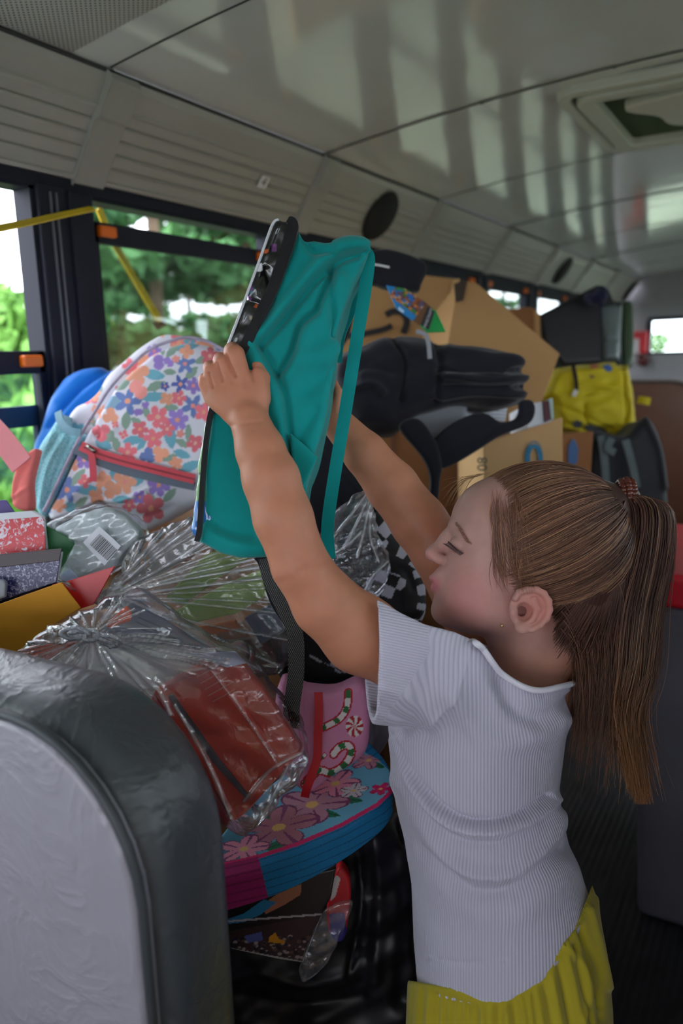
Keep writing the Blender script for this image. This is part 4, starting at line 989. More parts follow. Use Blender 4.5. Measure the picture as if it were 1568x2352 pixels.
# ================================================================ bags, boxes and supplies
def L2(poly, w): k = (FPX + w) / FPX; P = np.array(poly, float); return np.stack([CX + (P[:, 0] - CX) * k, CY + (P[:, 1] - CY) * k], 1)
def paint_flat(c): return lambda V, px, py: np.tile(np.array(c), (len(V), 1))
def soft(name, d0, poly, w0, w1, m, parent=None, rnd=12, h=3.0, lines=(), shear=(0, 0), tilt=(0, 0), puff=0, paint=None, wob=(0, 60), smooth=1, curve=True, seed=1, extra=None, near=True, op=None):
    """a stuffed, rounded solid whose outline is given in pixels at depth d0"""
    P = closed(poly, 4) if curve else np.array(poly, float); P = L2(P, w0)
    tz = abs(tilt[0]) * np.ptp(P[:, 0]) / 2 + abs(tilt[1]) * np.ptp(P[:, 1]) / 2; mg = 22 + wob[0] * 2; sx = max(abs(shear[0]), abs(shear[1])) * (w1 - w0)
    f = Field(0, 0, d0, (P[:, 0].min() - mg - sx, P[:, 1].min() - mg - sx, w0 - tz - mg), (P[:, 0].max() + mg + sx, P[:, 1].max() + mg + sx, w1 + tz + mg), h)
    f.slab(P, w0, w1, rnd, 0, 'add', shear, tilt, puff)
    if extra: extra(f)
    if wob[0]: f.noise(wob[0], wob[1], seed)
    V, F = f.mesh(smooth)
    if lines: V = folds(f, V, F, lines, near)
    px, py = f.pix(V); cols = paint(V, px, py) if paint else None
    at = None
    if op is not None:                       # bunched-up (milky) film, whitened further in place of bright highlights
        v = np.zeros(len(V))
        for pts, wd, ht in lines:
            if ht > 0: v = np.maximum(v, np.exp(-(line_dist(px, py, spline(pts, 6)) / (wd * .8)) ** 2) * min(1, ht / 9))
        if len(op) == 4: x_, y_, rx_, ry_ = op; v = np.maximum(v, np.exp(-(((px - x_) / rx_) ** 2 + ((py - y_) / ry_) ** 2)))
        at = {'op': v}
    return meshobj(name, f.world(V), F, m, parent, True, cols=cols, attrs=at)
def baseof(px, py, d): p = U(px, py, d); return (float(p[0]), float(p[1]), float(p[2]))
def PW(pts, d): return [U(x, y, d if len(q) == 0 else q[0]) for x, y, *q in pts]
def card(name, poly, d, thick, m, parent=None, dirv=None, bevel=0.0008, origin=None):
    """flat stiff thing: outline in pixels (optionally own depth per corner), real thickness"""
    off = (E3 if dirv is None else np.array(dirv, float)) * thick
    return MB().prism(PW(poly, d), off).build(name, m, parent, False, bevel=bevel, origin=origin)
def strap(name, pts, width, thick, m, parent, n=6, nrm=None):
    """webbing along points (px, py, depth); width in metres"""
    P = spline(PW(pts, 1.0), n); return MB().ribbon(list(P), width, thick, -E3 if nrm is None else nrm).build(name, m, parent, False)
def cloth(name, col, rough=0.85, bs=900, b=0.25, sheen=0.15, var=0.08, spec=0.25): return mat(name, col, rough=rough, spec=spec, bump=b, bscale=bs, bdist=0.0006, sheen=sheen, var=var, vscale=18)

# ---------------------------------------------------------------- teal backpack in the child's hands
M_TEAL = cloth('teal_canvas', lin(0, 140, 138), bs=1200, b=0.12)
tb = thing('backpack', baseof(600, 1278, 0.92), 'teal backpack with a shiny black printed front, held up by the child', 'backpack')
teal_poly = [(683, 522), (702, 542), (763, 562), (801, 547), (832, 552), (849, 573), (836, 606), (812, 650), (792, 705), (773, 769), (770, 829), (759, 891), (736, 996), (718, 1060), (703, 1110), (700, 1160), (706, 1230), (690, 1272), (609, 1279), (550, 1279), (505, 1269), (456, 1245), (463, 1177), (468, 1073), (484, 937), (557, 808), (623, 686)]
soft('body', GD, teal_poly, -106, 185, M_TEAL, tb, rnd=16, h=3.2, wob=(3.0, 190), seed=5, curve=False, lines=[
    ([(838, 580), (790, 592), (749, 619), (716, 652), (686, 689), (640, 745), (599, 790)], 10, -26), ([(848, 572), (800, 566), (752, 590), (700, 650), (640, 720), (590, 780)], 18, 19),
    ([(763, 619), (735, 689), (728, 712), (690, 745), (668, 812), (641, 857)], 7, -19), ([(785, 640), (752, 700), (742, 730), (705, 765), (684, 830), (660, 870)], 16, 14), ([(763, 619), (762, 690), (768, 770)], 8, -14),
    ([(590, 785), (628, 845), (655, 910), (664, 990), (684, 1100), (698, 1150)], 8, -17), ([(575, 800), (618, 880), (640, 950), (650, 1020), (668, 1110)], 20, 15), ([(700, 900), (730, 870), (762, 862)], 26, -15), ([(690, 830), (740, 815), (768, 800)], 22, 12),
    ([(700, 545), (716, 575), (762, 580)], 10, -15), ([(480, 1190), (520, 1215), (580, 1225)], 16, -10), ([(490, 1225), (540, 1250), (600, 1258)], 14, 8), ([(620, 700), (600, 760), (560, 830)], 12, -8), ([(724, 940), (690, 1000), (672, 1050)], 14, -10)])
def paint_panel(V, px, py):
    c = np.tile(np.array(lin(14, 14, 18)), (len(V), 1)); r = np.random.default_rng(12)
    for i in range(26):
        y = r.uniform(530, 1220); xe = np.interp(y, [505, 654, 794, 930, 1060, 1216], [640, 590, 535, 480, 458, 444]) + r.uniform(-12, 20)
        col = lin(*[(205, 90, 40), (230, 230, 235), (40, 110, 120), (120, 60, 130), (160, 140, 110), (70, 90, 110)][r.integers(0, 6)])
        a, b, th = r.uniform(3, 12), r.uniform(3, 8), r.uniform(0, 3); dx, dy = px - xe, py - y; m = (np.abs(dx * math.cos(th) + dy * math.sin(th)) < a) & (np.abs(-dx * math.sin(th) + dy * math.cos(th)) < b); c[m] = col
    c[(py > 945) & (py < 1160)] = lin(86, 150, 60); c[(py > 1000) & (py < 1010)] = lin(30, 60, 30); c[(py > 1085) & (py < 1093)] = lin(30, 60, 30); c[py > 1150] = lin(40, 120, 200); c[(py > 930) & (py < 948)] = lin(70, 50, 40)
    m = inpoly(px, py, [(612, 680), (640, 652), (636, 690), (618, 706)]); c[m] = lin(225, 228, 232); return c
gpan = G('panel_print_under_clear_vinyl'); gpan.base(gpan.attr('col').outputs['Color']); gpan.set(rough=0.28, coat=1.0, coatr=0.03); gpan.bump(gpan.noise(30, 2).outputs['Fac'], 0.9, 0.01)
panel_poly = [(664, 504), (642, 505), (624, 518), (597, 595), (575, 654), (547, 731), (523, 794), (477, 925), (465, 1003), (453, 1060), (446, 1142), (437, 1216), (442, 1230), (460, 1246), (492, 1240), (488, 1073), (502, 937), (576, 808), (642, 686), (684, 530), (676, 508)]
soft('front_panel', GD, panel_poly, -94, 150, gpan.m, tb, rnd=14, h=2.8, paint=paint_panel, curve=False, wob=(1.6, 60), lines=[([(640, 510), (600, 610), (560, 720), (530, 790)], 6, 5), ([(610, 620), (622, 650)], 8, -6), ([(570, 690), (600, 700)], 7, -5)])
MB().tube(list(spline(PW([(x, y, .852) for x, y in ((640, 504), (625, 517), (597, 595), (575, 654), (547, 731), (523, 794))], 1), 5)), 0.0016, 8).build('edge_highlight', mat('edge_highlight_white', lin(214, 216, 222), rough=.08, spec=.8, var=.1), tb, True)  # pale tube standing in for the bright highlight along the panel's edge
M_BIND = cloth('black_binding', lin(22, 21, 24), rough=0.6, b=0.4)
bp = [(661, 506), (672, 520), (656, 580), (630, 655), (603, 712), (566, 790), (522, 862), (488, 937), (475, 1003), (468, 1073), (463, 1142), (458, 1216), (452, 1243)]
MB().ribbon(list(spline(PW(bp, 0.8445), 5)), list(np.interp(np.linspace(0, 1, 61), [0, .08, .45, .5, 1], [.006, .013, .011, .005, .005])), 0.008, -E3).build('binding', M_BIND, tb)
soft('side_pocket', GD, [(664, 992), (700, 1022), (730, 1051), (712, 1090), (690, 1130), (672, 1090)], -122, -104, M_TEAL, tb, rnd=6, h=2.4, curve=False, tilt=(-0.10, 0))
strap('shoulder_strap', [(838, 580, .87), (846, 600, .875), (836, 680, .88), (816, 800, .885), (792, 950, .895), (770, 1080, .90), (755, 1180, .905), (752, 1230, .91), (757, 1282, .915)], 0.0145, 0.006, M_TEAL, tb)
strap('shoulder_strap', [(832, 590, .90), (824, 640, .91), (802, 710, .93), (778, 770, .95), (770, 830, .97)], 0.016, 0.006, M_TEAL, tb)
M_WEB = None
def m_web():
    g = G('black_mesh_webbing'); sp = g.n('ShaderNodeSeparateXYZ'); g.l(g.co(), sp.inputs[0])
    a = g.math('SINE', g.math('MULTIPLY', sp.outputs[2], 1500.0)); b = g.math('SINE', g.math('MULTIPLY', g.math('ADD', sp.outputs[0], sp.outputs[1]), 1900.0)); h = g.math('MULTIPLY', a, b)
    g.base(g.ramp(g.math('MULTIPLY_ADD', h, .5, .5), [(0.4, lin(24, 25, 28)), (0.8, lin(104, 104, 100))])); g.set(rough=0.8); g.bump(h, 0.5, 0.002); return g.m
M_WEB = m_web(); M_BLK = cloth('black_nylon', lin(30, 29, 38), rough=0.8, b=0.3, spec=0.2)
strap('webbing_strap', [(612, 1282, .90), (622, 1330, .895), (650, 1390, .89), (676, 1450, .885), (680, 1540, .885), (670, 1620, .885), (668, 1672, .885)], 0.0185, 0.003, M_WEB, tb)
strap('webbing_strap', [(598, 1270, .90), (612, 1290, .905), (640, 1380, .915), (690, 1450, .93)], 0.02, 0.003, M_BLK, tb)

# ---------------------------------------------------------------- floral backpack by the window
FD = 1.30
coral, orng, blu, purp, tealc, sage, navy, salm = [np.array(lin(*c)) for c in ((240, 128, 140), (246, 172, 142), (122, 144, 206), (164, 136, 212), (122, 184, 204), (148, 174, 158), (94, 108, 180), (248, 160, 152))]
FL = [(820, 620, 88, blu, 5, 1), (1190, 380, 66, blu, 5, 1), (1160, 510, 58, navy, 5, 1), (1240, 650, 76, blu, 5, 1), (430, 1190, 82, blu, 5, 1), (300, 1315, 34, blu, 5, 0), (950, 970, 52, blu, 3, 0), (1060, 525, 30, navy, 5, 0),
      (1140, 740, 72, purp, 6, 0), (1245, 520, 54, purp, 6, 0), (1020, 1160, 74, purp, 6, 0), (900, 1240, 48, purp, 5, 0), (540, 1000, 58, purp, 5, 0), (1020, 370, 46, purp, 2, 0), (1085, 370, 34, purp, 2, 0), (890, 690, 30, purp, 2, 0), (935, 645, 26, purp, 3, 0),
      (1015, 720, 70, coral, 5, 0), (900, 800, 55, coral, 5, 0), (1075, 800, 50, coral, 5, 0), (985, 860, 62, coral, 5, 0), (1255, 890, 56, coral, 5, 0), (1150, 600, 50, coral, 5, 0), (820, 950, 62, coral, 5, 0), (970, 1310, 92, coral, 5, 0), (830, 1290, 44, coral, 5, 0), (1310, 690, 62, coral, 5, 0), (650, 820, 60, coral, 3, 0), (740, 770, 24, coral, 4, 0), (795, 835, 30, coral, 4, 0), (545, 1135, 44, coral, 4, 0), (1130, 350, 26, salm, 5, 0), (990, 300, 30, salm, 5, 0), (1160, 830, 28, salm, 5, 0),
      (880, 440, 80, orng, 4, 0), (600, 680, 62, orng, 4, 0), (710, 715, 52, orng, 3, 0), (800, 1140, 76, orng, 5, 0), (660, 1130, 58, orng, 5, 0), (460, 1030, 46, orng, 4, 0), (380, 1290, 46, orng, 5, 0), (1030, 960, 54, orng, 3, 0), (1070, 605, 44, orng, 4, 0), (620, 1230, 50, orng, 4, 0), (1200, 300, 46, orng, 4, 0), (1350, 330, 60, coral, 5, 0), (1130, 1020, 46, orng, 5, 0), (890, 545, 62, salm, 2, 0), (720, 1190, 60, orng, 3, 0)]
LV = [(990, 450, 62, 28, 10, tealc), (985, 592, 78, 26, -6, tealc), (720, 630, 62, 32, -30, np.array(lin(140, 176, 200))), (665, 900, 50, 32, 25, tealc), (860, 870, 62, 24, -8, tealc), (1095, 850, 66, 32, 80, tealc), (790, 515, 50, 22, -35, sage), (1000, 522, 56, 24, -25, sage), (1100, 662, 42, 20, 0, sage), (810, 745, 52, 25, 95, sage), (748, 900, 46, 22, 75, sage), (880, 755, 40, 20, 35, sage), (1210, 825, 52, 18, 92, sage), (940, 690, 40, 18, 75, sage), (500, 1110, 62, 22, -50, sage), (560, 1190, 80, 28, 4, tealc), (740, 1090, 50, 28, 70, tealc), (880, 1130, 62, 26, -32, tealc), (1090, 1225, 50, 22, -45, sage), (1220, 1040, 72, 26, -20, tealc), (450, 1300, 34, 30, 0, tealc), (330, 1240, 38, 16, 20, sage), (1180, 258, 84, 36, 0, tealc), (1110, 290, 56, 20, -50, sage), (780, 1252, 52, 20, -5, tealc), (520, 1272, 46, 20, -40, sage), (970, 1252, 46, 24, 60, sage), (1090, 432, 34, 18, 5, sage), (1230, 440, 48, 22, -45, sage), (1310, 350, 54, 22, -20, sage), (910, 900, 38, 16, -50, tealc), (1090, 985, 50, 18, -20, sage), (940, 330, 44, 18, -30, tealc), (1170, 960, 50, 22, 20, tealc), (1040, 280, 40, 18, 80, sage), (1170, 890, 44, 20, 30, sage), (700, 840, 40, 30, 60, sage)]
def paint_floral(V, px, py, dense=0):
    u, v = px / .3571, (py - 700) / .3571; c = np.tile(np.array(lin(232, 230, 242)), (len(V), 1))
    lv, fl = LV, FL
    if dense:
        r = np.random.default_rng(4); pal = [coral, orng, blu, purp, tealc, sage, salm]
        fl = [(r.uniform(60, 1450), r.uniform(150, 1400), r.uniform(28, 62), pal[r.integers(0, 7)], 5, 0) for _ in range(190)]; lv = []
    for x, y, a, b, th, col in lv:
        a, b = a * 1.22, b * 1.22; th = math.radians(th); dx, dy = u - x, v - y; X, Y = dx * math.cos(th) + dy * math.sin(th), -dx * math.sin(th) + dy * math.cos(th); m = (np.abs(X) < a) & (np.abs(Y) < b * (1 - (X / a) ** 2)); c[m] = col
    for i, (x, y, r_, col, n, star) in enumerate(fl):
        r_ = r_ * (1.0 if dense else 1.05); dx, dy = u - x, v - y; rr = np.hypot(dx, dy); th = np.arctan2(dy, dx) * n + i * 1.7
        lim = r_ * ((0.42 + 0.58 * np.abs(np.cos(th / 2)) ** (1.6 if star else 0.55)))
        m = rr < lim; c[m] = col * (0.92 + 0.16 * (i % 3) / 2); ctr = rr < r_ * 0.2
        if n >= 4: c[ctr] = (salm if col is not coral else np.array(lin(246, 190, 170))) if i % 2 else orng
    return c
M_FLOR = mat('floral_print_cloth', rough=0.8, spec=0.25, attr=True, var=0.05, bump=0.12, bscale=900, sheen=0.1)
fb = thing('backpack', baseof(270, 1190, FD + .03), 'pale floral print backpack with coral zipper leaning by the window', 'backpack')
fpoly = [(93, 1181), (118, 1139), (154, 1061), (186, 996), (214, 950), (250, 893), (296, 843), (343, 804), (393, 784), (428, 777), (475, 786), (520, 808), (556, 870), (566, 980), (556, 1080), (520, 1140), (470, 1160), (443, 1160), (393, 1188), (330, 1219), (286, 1198), (228, 1155), (164, 1182), (118, 1198)]
soft('front', FD, fpoly, -55, 70, M_FLOR, fb, rnd=18, h=2.3, puff=60, paint=paint_floral, curve=False, lines=[([(214, 975), (226, 990), (224, 1003)], 6, -8), ([(228, 978), (262, 985)], 8, 5), ([(110, 1190), (164, 1172), (228, 1146), (280, 1150), (340, 1120)], 5, 6), ([(228, 1160), (280, 1176), (330, 1190), (390, 1170)], 12, -8), ([(250, 1156), (300, 1190), (330, 1215)], 10, 6), ([(300, 900), (360, 960), (420, 980)], 40, 4)])
gus = [(157, 946), (200, 914), (250, 854), (300, 807), (357, 771), (414, 766), (464, 775), (510, 800), (548, 870), (540, 1000), (500, 1100), (420, 1140), (300, 1140), (200, 1120), (140, 1130), (110, 1080)]
soft('gusset', FD, gus, 40, 230, M_FLOR, fb, rnd=26, h=3.4, paint=lambda V, px, py: paint_floral(V, px, py, 1), wob=(2, 80))
edge = [(100, 1176), (120, 1136), (156, 1060), (188, 995), (216, 949), (252, 892), (298, 842), (345, 802), (395, 782), (430, 775), (476, 784), (516, 806)]
MB().tube(list(spline(PW(edge, FD - .030), 5)), 0.0026, 8).build('piping', mat('piping_grey_print', lin(178, 166, 190), rough=.7, var=.25, vscale=60), fb, True)
def m_meshcloth():
    g = G('aqua_mesh_cloth'); v = g.n('ShaderNodeTexVoronoi'); v.inputs['Scale'].default_value = 520.0; g.l(g.co(), v.inputs['Vector'])
    g.base(g.ramp(v.outputs['Distance'], [(0.3, lin(180, 230, 238)), (0.62, lin(112, 196, 210))])); g.set(rough=.7, sheen=.3); g.bump(v.outputs['Distance'], .4, .001); return g.m
mpk = soft('mesh_pocket', FD, [(136, 948), (110, 985), (86, 1021), (70, 1065), (61, 1104), (64, 1140), (74, 1164), (96, 1189), (122, 1140), (160, 1058), (186, 998), (160, 990), (142, 972)], -30, 120, m_meshcloth(), fb, rnd=22, h=2.6, lines=[([(150, 1000), (110, 1070), (92, 1160)], 5, 4), ([(130, 1000), (92, 1070), (80, 1150)], 6, -4), ([(160, 1010), (130, 1080), (104, 1160)], 5, -4), ([(120, 1000), (84, 1090)], 5, 3)])
strap('pocket_binding', [(134, 946, FD - .02), (138, 966, FD - .035), (152, 984, FD - .045), (170, 992, FD - .05), (186, 994, FD - .052)], 0.012, 0.003, cloth('grey_blue_binding', lin(128, 168, 186)), mpk)
M_CORAL = cloth('coral_tape', lin(222, 88, 100), rough=.7, b=.2)
M_GREYT = cloth('slate_tape', lin(110, 120, 134))
zd = FD - 0.046
strap('zipper_lower_tape', [(172, 1030, zd), (210, 1052, zd - .002), (270, 1076, zd - .004), (350, 1096, zd - .004), (447, 1117, zd)], 0.014, 0.002, M_GREYT, fb)
zpr = strap('zipper', [(186, 1024, zd - .002), (222, 1040, zd - .005), (280, 1058, zd - .008), (350, 1076, zd - .008), (447, 1101, zd - .003)], 0.0155, 0.003, M_CORAL, fb)
strap('zipper_teeth', [(192, 1027, zd - .0045), (222, 1041, zd - .0075), (280, 1059, zd - .0105), (350, 1077, zd - .0105), (447, 1101, zd - .0055)], 0.0028, 0.0012, mat('zipper_teeth', lin(160, 50, 64), rough=.5, bump=.8, bscale=900), zpr)
strap('zipper_pull', [(209, 1040, zd - .011), (212, 1060, zd - .011), (214, 1085, zd - .01), (214, 1106, zd - .009)], 0.0105, 0.002, M_CORAL, zpr)
MB().tube(PW([(199, 1024, zd - .009), (206, 1028, zd - .012), (214, 1034, zd - .012), (217, 1040, zd - .011)], 1), 0.0028, 8).build('zipper_slider', mat('zip_metal', lin(150, 148, 140), rough=.25, metal=.9, var=0), zpr, True)

# ---------------------------------------------------------------- blue backpack and coral bag behind it
bb = thing('backpack', baseof(160, 1140, 1.46), 'plain bright blue backpack behind the floral one, against the window', 'backpack')
soft('body', 1.45, [(46, 1110), (54, 1030), (72, 970), (92, 910), (120, 868), (154, 846), (190, 838), (226, 837), (258, 842), (290, 860), (300, 940), (290, 1040), (240, 1110), (150, 1140)], -20, 150, cloth('blue_nylon', lin(0, 112, 208), rough=.6, b=.12), bb, rnd=28, h=3.4, puff=50, lines=[([(250, 850), (200, 880), (150, 930), (110, 980)], 6, -9), ([(240, 846), (180, 866), (130, 920)], 12, 7), ([(230, 880), (170, 930), (120, 1000)], 10, 6), ([(130, 880), (100, 930), (84, 990)], 12, -5)])
cb = thing('bag_strap', baseof(40, 1160, 1.2), 'coral pink folded bag strap at the left edge', 'strap')
soft('folded_end', 1.2, [(82, 1030), (58, 1042), (36, 1072), (24, 1120), (26, 1158), (46, 1172), (68, 1168), (66, 1110), (76, 1062)], -20, 24, cloth('coral_webbing', lin(252, 132, 128), b=.1), cb, rnd=8, h=2.4, lines=[([(60, 1060), (40, 1110), (30, 1150)], 6, -4), ([(30, 1140), (60, 1120)], 5, 4)])
strap('webbing', [(-40, 960, 1.2), (0, 1003, 1.195), (28, 1038, 1.19), (50, 1068, 1.185)], 0.036, 0.003, cloth('coral_webbing_light', lin(240, 150, 156), b=.1), cb)

# ---------------------------------------------------------------- notebooks and folders at the left edge
def notebook(name, label, cover, m_cover, d, thick, pages=None, group='notebooks and folders', cat='notebook', extra=None):
    c = np.mean(np.array([p[:2] for p in cover]), 0); low = max(p[1] for p in cover)
    t = thing(name, baseof(c[0], low, d), label, cat, group); card('cover', cover, d, 0.0016, m_cover, t)
    if pages: card('pages', pages, d + 0.002, thick, M_PAPER, t)
    return t
M_PAPER = mat('paper_white', lin(226, 228, 236), rough=.8, var=.06, vscale=40)
def m_marble(name, c1, c2, sc, lo=.47, hi=.53):
    g = G(name); nz = g.noise(sc, 4, rough=.7); nz.inputs['Distortion'].default_value = 1.5; g.base(g.ramp(nz.outputs['Fac'], [(lo, c1), (hi, c2)])); g.set(rough=.35); return g.m
nb = notebook('notebook', 'red and white marbled composition notebook at the left edge', [(-60, 1199), (95, 1187), (101, 1194), (105, 1266), (-60, 1282)], m_marble('red_marble', lin(206, 20, 36), lin(226, 214, 226), 95, .53, .56), 1.04, .012, pages=[(-60, 1184), (72, 1173), (96, 1186), (104, 1262), (-60, 1276)])
nb = notebook('notebook', 'dark blue speckled composition notebook with a brown spine band below the red one', [(-60, 1279), (141, 1261), (130, 1337), (-60, 1400)], m_marble('blue_speckle', lin(34, 34, 88), lin(170, 168, 196), 230, .54, .58), 0.995, .012, pages=[(-60, 1290), (138, 1268), (128, 1335), (-60, 1396)])
card('spine_band', [(-60, 1278), (142, 1260), (136, 1288), (-60, 1310)], 0.9925, .0015, mat('spine_brown', lin(52, 32, 38), rough=.4, var=.1), nb)
notebook('folder', 'plain mustard yellow paper folder under the dark blue notebook', [(-60, 1408), (141, 1337), (186, 1396), (120, 1436), (25, 1508), (-60, 1560)], mat('mustard_card', lin(206, 140, 14), rough=.7, var=.05), 0.955, .004, cat='folder')
notebook('folder', 'dark green folder corner sticking out behind the red notebook', [(60, 1190), (100, 1204), (168, 1240), (172, 1248), (132, 1330), (60, 1330)], mat('green_card', lin(20, 96, 46), rough=.5, var=.05), 1.055, .004, cat='folder')
notebook('folder', 'shiny red folder between the mustard folder and the clear bag', [(120, 1342), (150, 1336), (264, 1300), (216, 1388), (186, 1398), (120, 1420)], mat('red_card', lin(196, 20, 26), rough=.35, var=.08), 0.975, .006, cat='folder')
notebook('folder', 'purple folder corner peeking above the red notebook', [(-60, 1152), (14, 1148), (34, 1176), (30, 1200), (-60, 1210)], mat('purple_card', lin(72, 48, 128), rough=.4, var=.05), 1.09, .004, cat='folder')
tag(card('grey_case', [(-60, 1326), (8, 1332), (13, 1340), (11, 1372), (-60, 1396)], 0.975, .008, mat('grey_plastic_case', lin(140, 142, 150), rough=.35), None, bevel=.002), 'small grey plastic case corner on the blue notebook', 'case')
def m_film(name, white=0.05, gl=0.8, sc=60, tint=(0.95, 0.96, 1.0)):
    g = G(name); t = g.n('ShaderNodeBsdfTransparent'); t.inputs[0].default_value = (*tint, 1); d = g.n('ShaderNodeBsdfDiffuse'); d.inputs[0].default_value = (.95, .95, .98, 1); s = g.n('ShaderNodeBsdfGlossy'); s.inputs['Roughness'].default_value = .16
    nz = g.noise(sc, 2.0); nz.inputs['Distortion'].default_value = 1.0; b = g.n('ShaderNodeBump'); b.inputs['Strength'].default_value = .35; b.inputs['Distance'].default_value = .004; g.l(nz.outputs['Fac'], b.inputs['Height']); g.l(b.outputs[0], s.inputs['Normal'])
    fr = g.n('ShaderNodeLayerWeight'); fr.inputs[0].default_value = .3; g.l(b.outputs[0], fr.inputs['Normal']); op = g.attr('op').outputs['Fac']
    tr = g.n('ShaderNodeBsdfTranslucent'); tr.inputs[0].default_value = (.95, .95, .98, 1); m0 = g.n('ShaderNodeMixShader'); m0.inputs[0].default_value = .5; g.l(d.outputs[0], m0.inputs[1]); g.l(tr.outputs[0], m0.inputs[2])
    m1 = g.n('ShaderNodeMixShader'); g.l(t.outputs[0], m1.inputs[1]); g.l(m0.outputs[0], m1.inputs[2]); g.l(g.math('ADD', g.math('MULTIPLY', op, .75), white), m1.inputs[0])
    m2 = g.n('ShaderNodeMixShader'); g.l(g.math('ADD', g.math('MULTIPLY_ADD', fr.outputs['Fresnel'], gl, .07), g.math('MULTIPLY', op, .25)), m2.inputs[0]); g.l(m1.outputs[0], m2.inputs[1]); g.l(s.outputs[0], m2.inputs[2]); g.l(m2.outputs[0], g.o.inputs[0]); return g.m
M_FILM, M_FILM2 = m_film('clear_plastic_film'), m_film('thin_clear_film', .05, .45, 40)
tp = thing('tissue_pack', baseof(230, 1330, 1.06), 'clear wrapped white tissue pack with a barcode under the floral backpack', 'tissue pack')
soft('tissues', 1.06, [(120, 1215), (236, 1166), (318, 1220), (282, 1266), (262, 1300), (175, 1336), (128, 1318), (164, 1250)], 4, 70, mat('tissue_paper', lin(206, 214, 212), rough=.9, var=.16, vscale=30, bump=.9, bscale=70, bdist=.004), tp, rnd=16, h=2.6, wob=(2.5, 50))
soft('wrapper', 1.06, [(104, 1204), (236, 1160), (326, 1218), (288, 1268), (266, 1306), (172, 1344), (118, 1330), (160, 1250)], -10, 78, M_FILM2, tp, rnd=14, h=3, wob=(2.5, 40))
card('barcode_label', [(190, 1246), (228, 1208), (278, 1254), (240, 1300)], 1.05, .0006, M_PAPER, tp)
rt, dn = np.array([0.72, 0.66]), np.array([-0.68, 0.73]); bars = MB(); xx = 0
for i in range(22):
    wd = random.choice((.7, 1.1, 1.8)); o2 = np.array([229, 1226.0]) + rt * xx; bars.prism(PW([tuple(o2), tuple(o2 + rt * wd), tuple(o2 + rt * wd + dn * 34), tuple(o2 + dn * 34)], 1.0492), E3 * .0003); xx += wd + random.choice((1.2, 1.8, 2.4))
    if xx > 56: break
bo = bars.build('barcode', mat('ink_black', lin(15, 15, 18), var=0), tp); bo['kind'] = 'stuff'
notebook('booklet', 'pale blue and white wrapper corner under the tissue pack', [(140, 1320), (160, 1306), (184, 1330), (164, 1340), (136, 1344)], mat('pale_blue_card', lin(178, 196, 228), rough=.5), 1.03, .003, cat='booklet')

# ---------------------------------------------------------------- clear bag of green supplies
gb = thing('plastic_bag', baseof(460, 1520, 1.06), 'clear plastic bag stretched over green folders and pencils, below the teal backpack', 'plastic bag')
gp = [(224, 1388), (268, 1320), (286, 1262), (330, 1230), (390, 1208), (440, 1188), (500, 1180), (590, 1230), (640, 1300), (668, 1400), (676, 1480), (650, 1545), (560, 1560), (460, 1530), (380, 1470), (290, 1400)]
rad = []
for (x1, y1) in ((440, 1190), (490, 1200), (540, 1230), (590, 1260), (620, 1300), (640, 1350), (655, 1410), (660, 1470), (640, 1530), (330, 1240), (380, 1215), (465, 1195), (515, 1215), (565, 1245), (606, 1280), (632, 1325), (650, 1385), (600, 1540), (560, 1545), (520, 1540)): rad.append(([(245, 1372), ((245 + x1) / 2 + random.uniform(-8, 8), (1372 + y1) / 2 + random.uniform(-8, 8)), (x1, y1)], random.uniform(2, 3.5), random.uniform(5, 10)))
soft('bag_film', 1.05, gp, -50, 110, M_FILM, gb, rnd=30, h=2.8, wob=(5, 70), seed=9, lines=rad, op=())
def prop(name, label, poly, d, th, m, cat, group='things inside the clear bags', bevel=.002):
    c = np.mean(np.array([p[:2] for p in poly]), 0); low = max(p[1] for p in poly); o = card(name, poly, d, th, m, None, bevel=bevel); return tag(o, label, cat, group)
mg = lambda n, c, r=.5: mat(n, lin(*c), rough=r, var=.12, vscale=25)
prop('folder', 'olive green folder in the clear bag, upper one next to the teal backpack', [(380, 1372), (470, 1275), (560, 1240), (600, 1262), (500, 1330), (420, 1392)], 1.045, .010, mg('olive_green', (128, 152, 60)), 'folder')
prop('folder', 'light green folder in the clear bag, lower of the two', [(400, 1404), (520, 1340), (620, 1300), (640, 1352), (540, 1410), (440, 1432)], 1.04, .012, mg('light_green', (168, 190, 108)), 'folder')
prop('notepad', 'yellow green notepad under the child\'s forearm in the clear bag', [(600, 1330), (622, 1300), (676, 1380), (650, 1400)], 1.035, .008, mg('lime_green', (150, 180, 60)), 'notepad')
prop('pencil_case', 'dark case at the top of the clear bag', [(290, 1312), (330, 1262), (440, 1210), (470, 1250), (400, 1300), (300, 1350)], 1.075, .03, mg('dark_case', (150, 142, 136)), 'pencil case')
for i, (x, y) in enumerate(((302, 1292), (322, 1282), (334, 1278))): prop('pencil', 'tan pencil in the clear bag, %s of three' % ('first from the left', 'middle one', 'last on the right')[i], [(x, y), (x + 5, y - 1), (x + 6, y + 26), (x + 1, y + 28)], 1.055, .006, mg('pencil_tan', (176, 130, 92)), 'pencil')
opk = prop('package', 'orange trimmed packet near the bottom of the clear bag', [(455, 1440), (540, 1424), (545, 1448), (462, 1462)], 1.03, .014, mg('orange_pack', (214, 120, 70)), 'packet')
prop('package', 'greyish blue packet in the clear bag behind the black strap', [(560, 1420), (640, 1380), (672, 1440), (600, 1480)], 1.05, .02, mg('blue_grey_pack', (110, 122, 140)), 'packet')
prop('package', 'brown and grey packet at the bottom right of the clear bag', [(500, 1480), (620, 1462), (640, 1520), (540, 1540)], 1.06, .03, mg('brown_pack', (84, 70, 58)), 'packet')

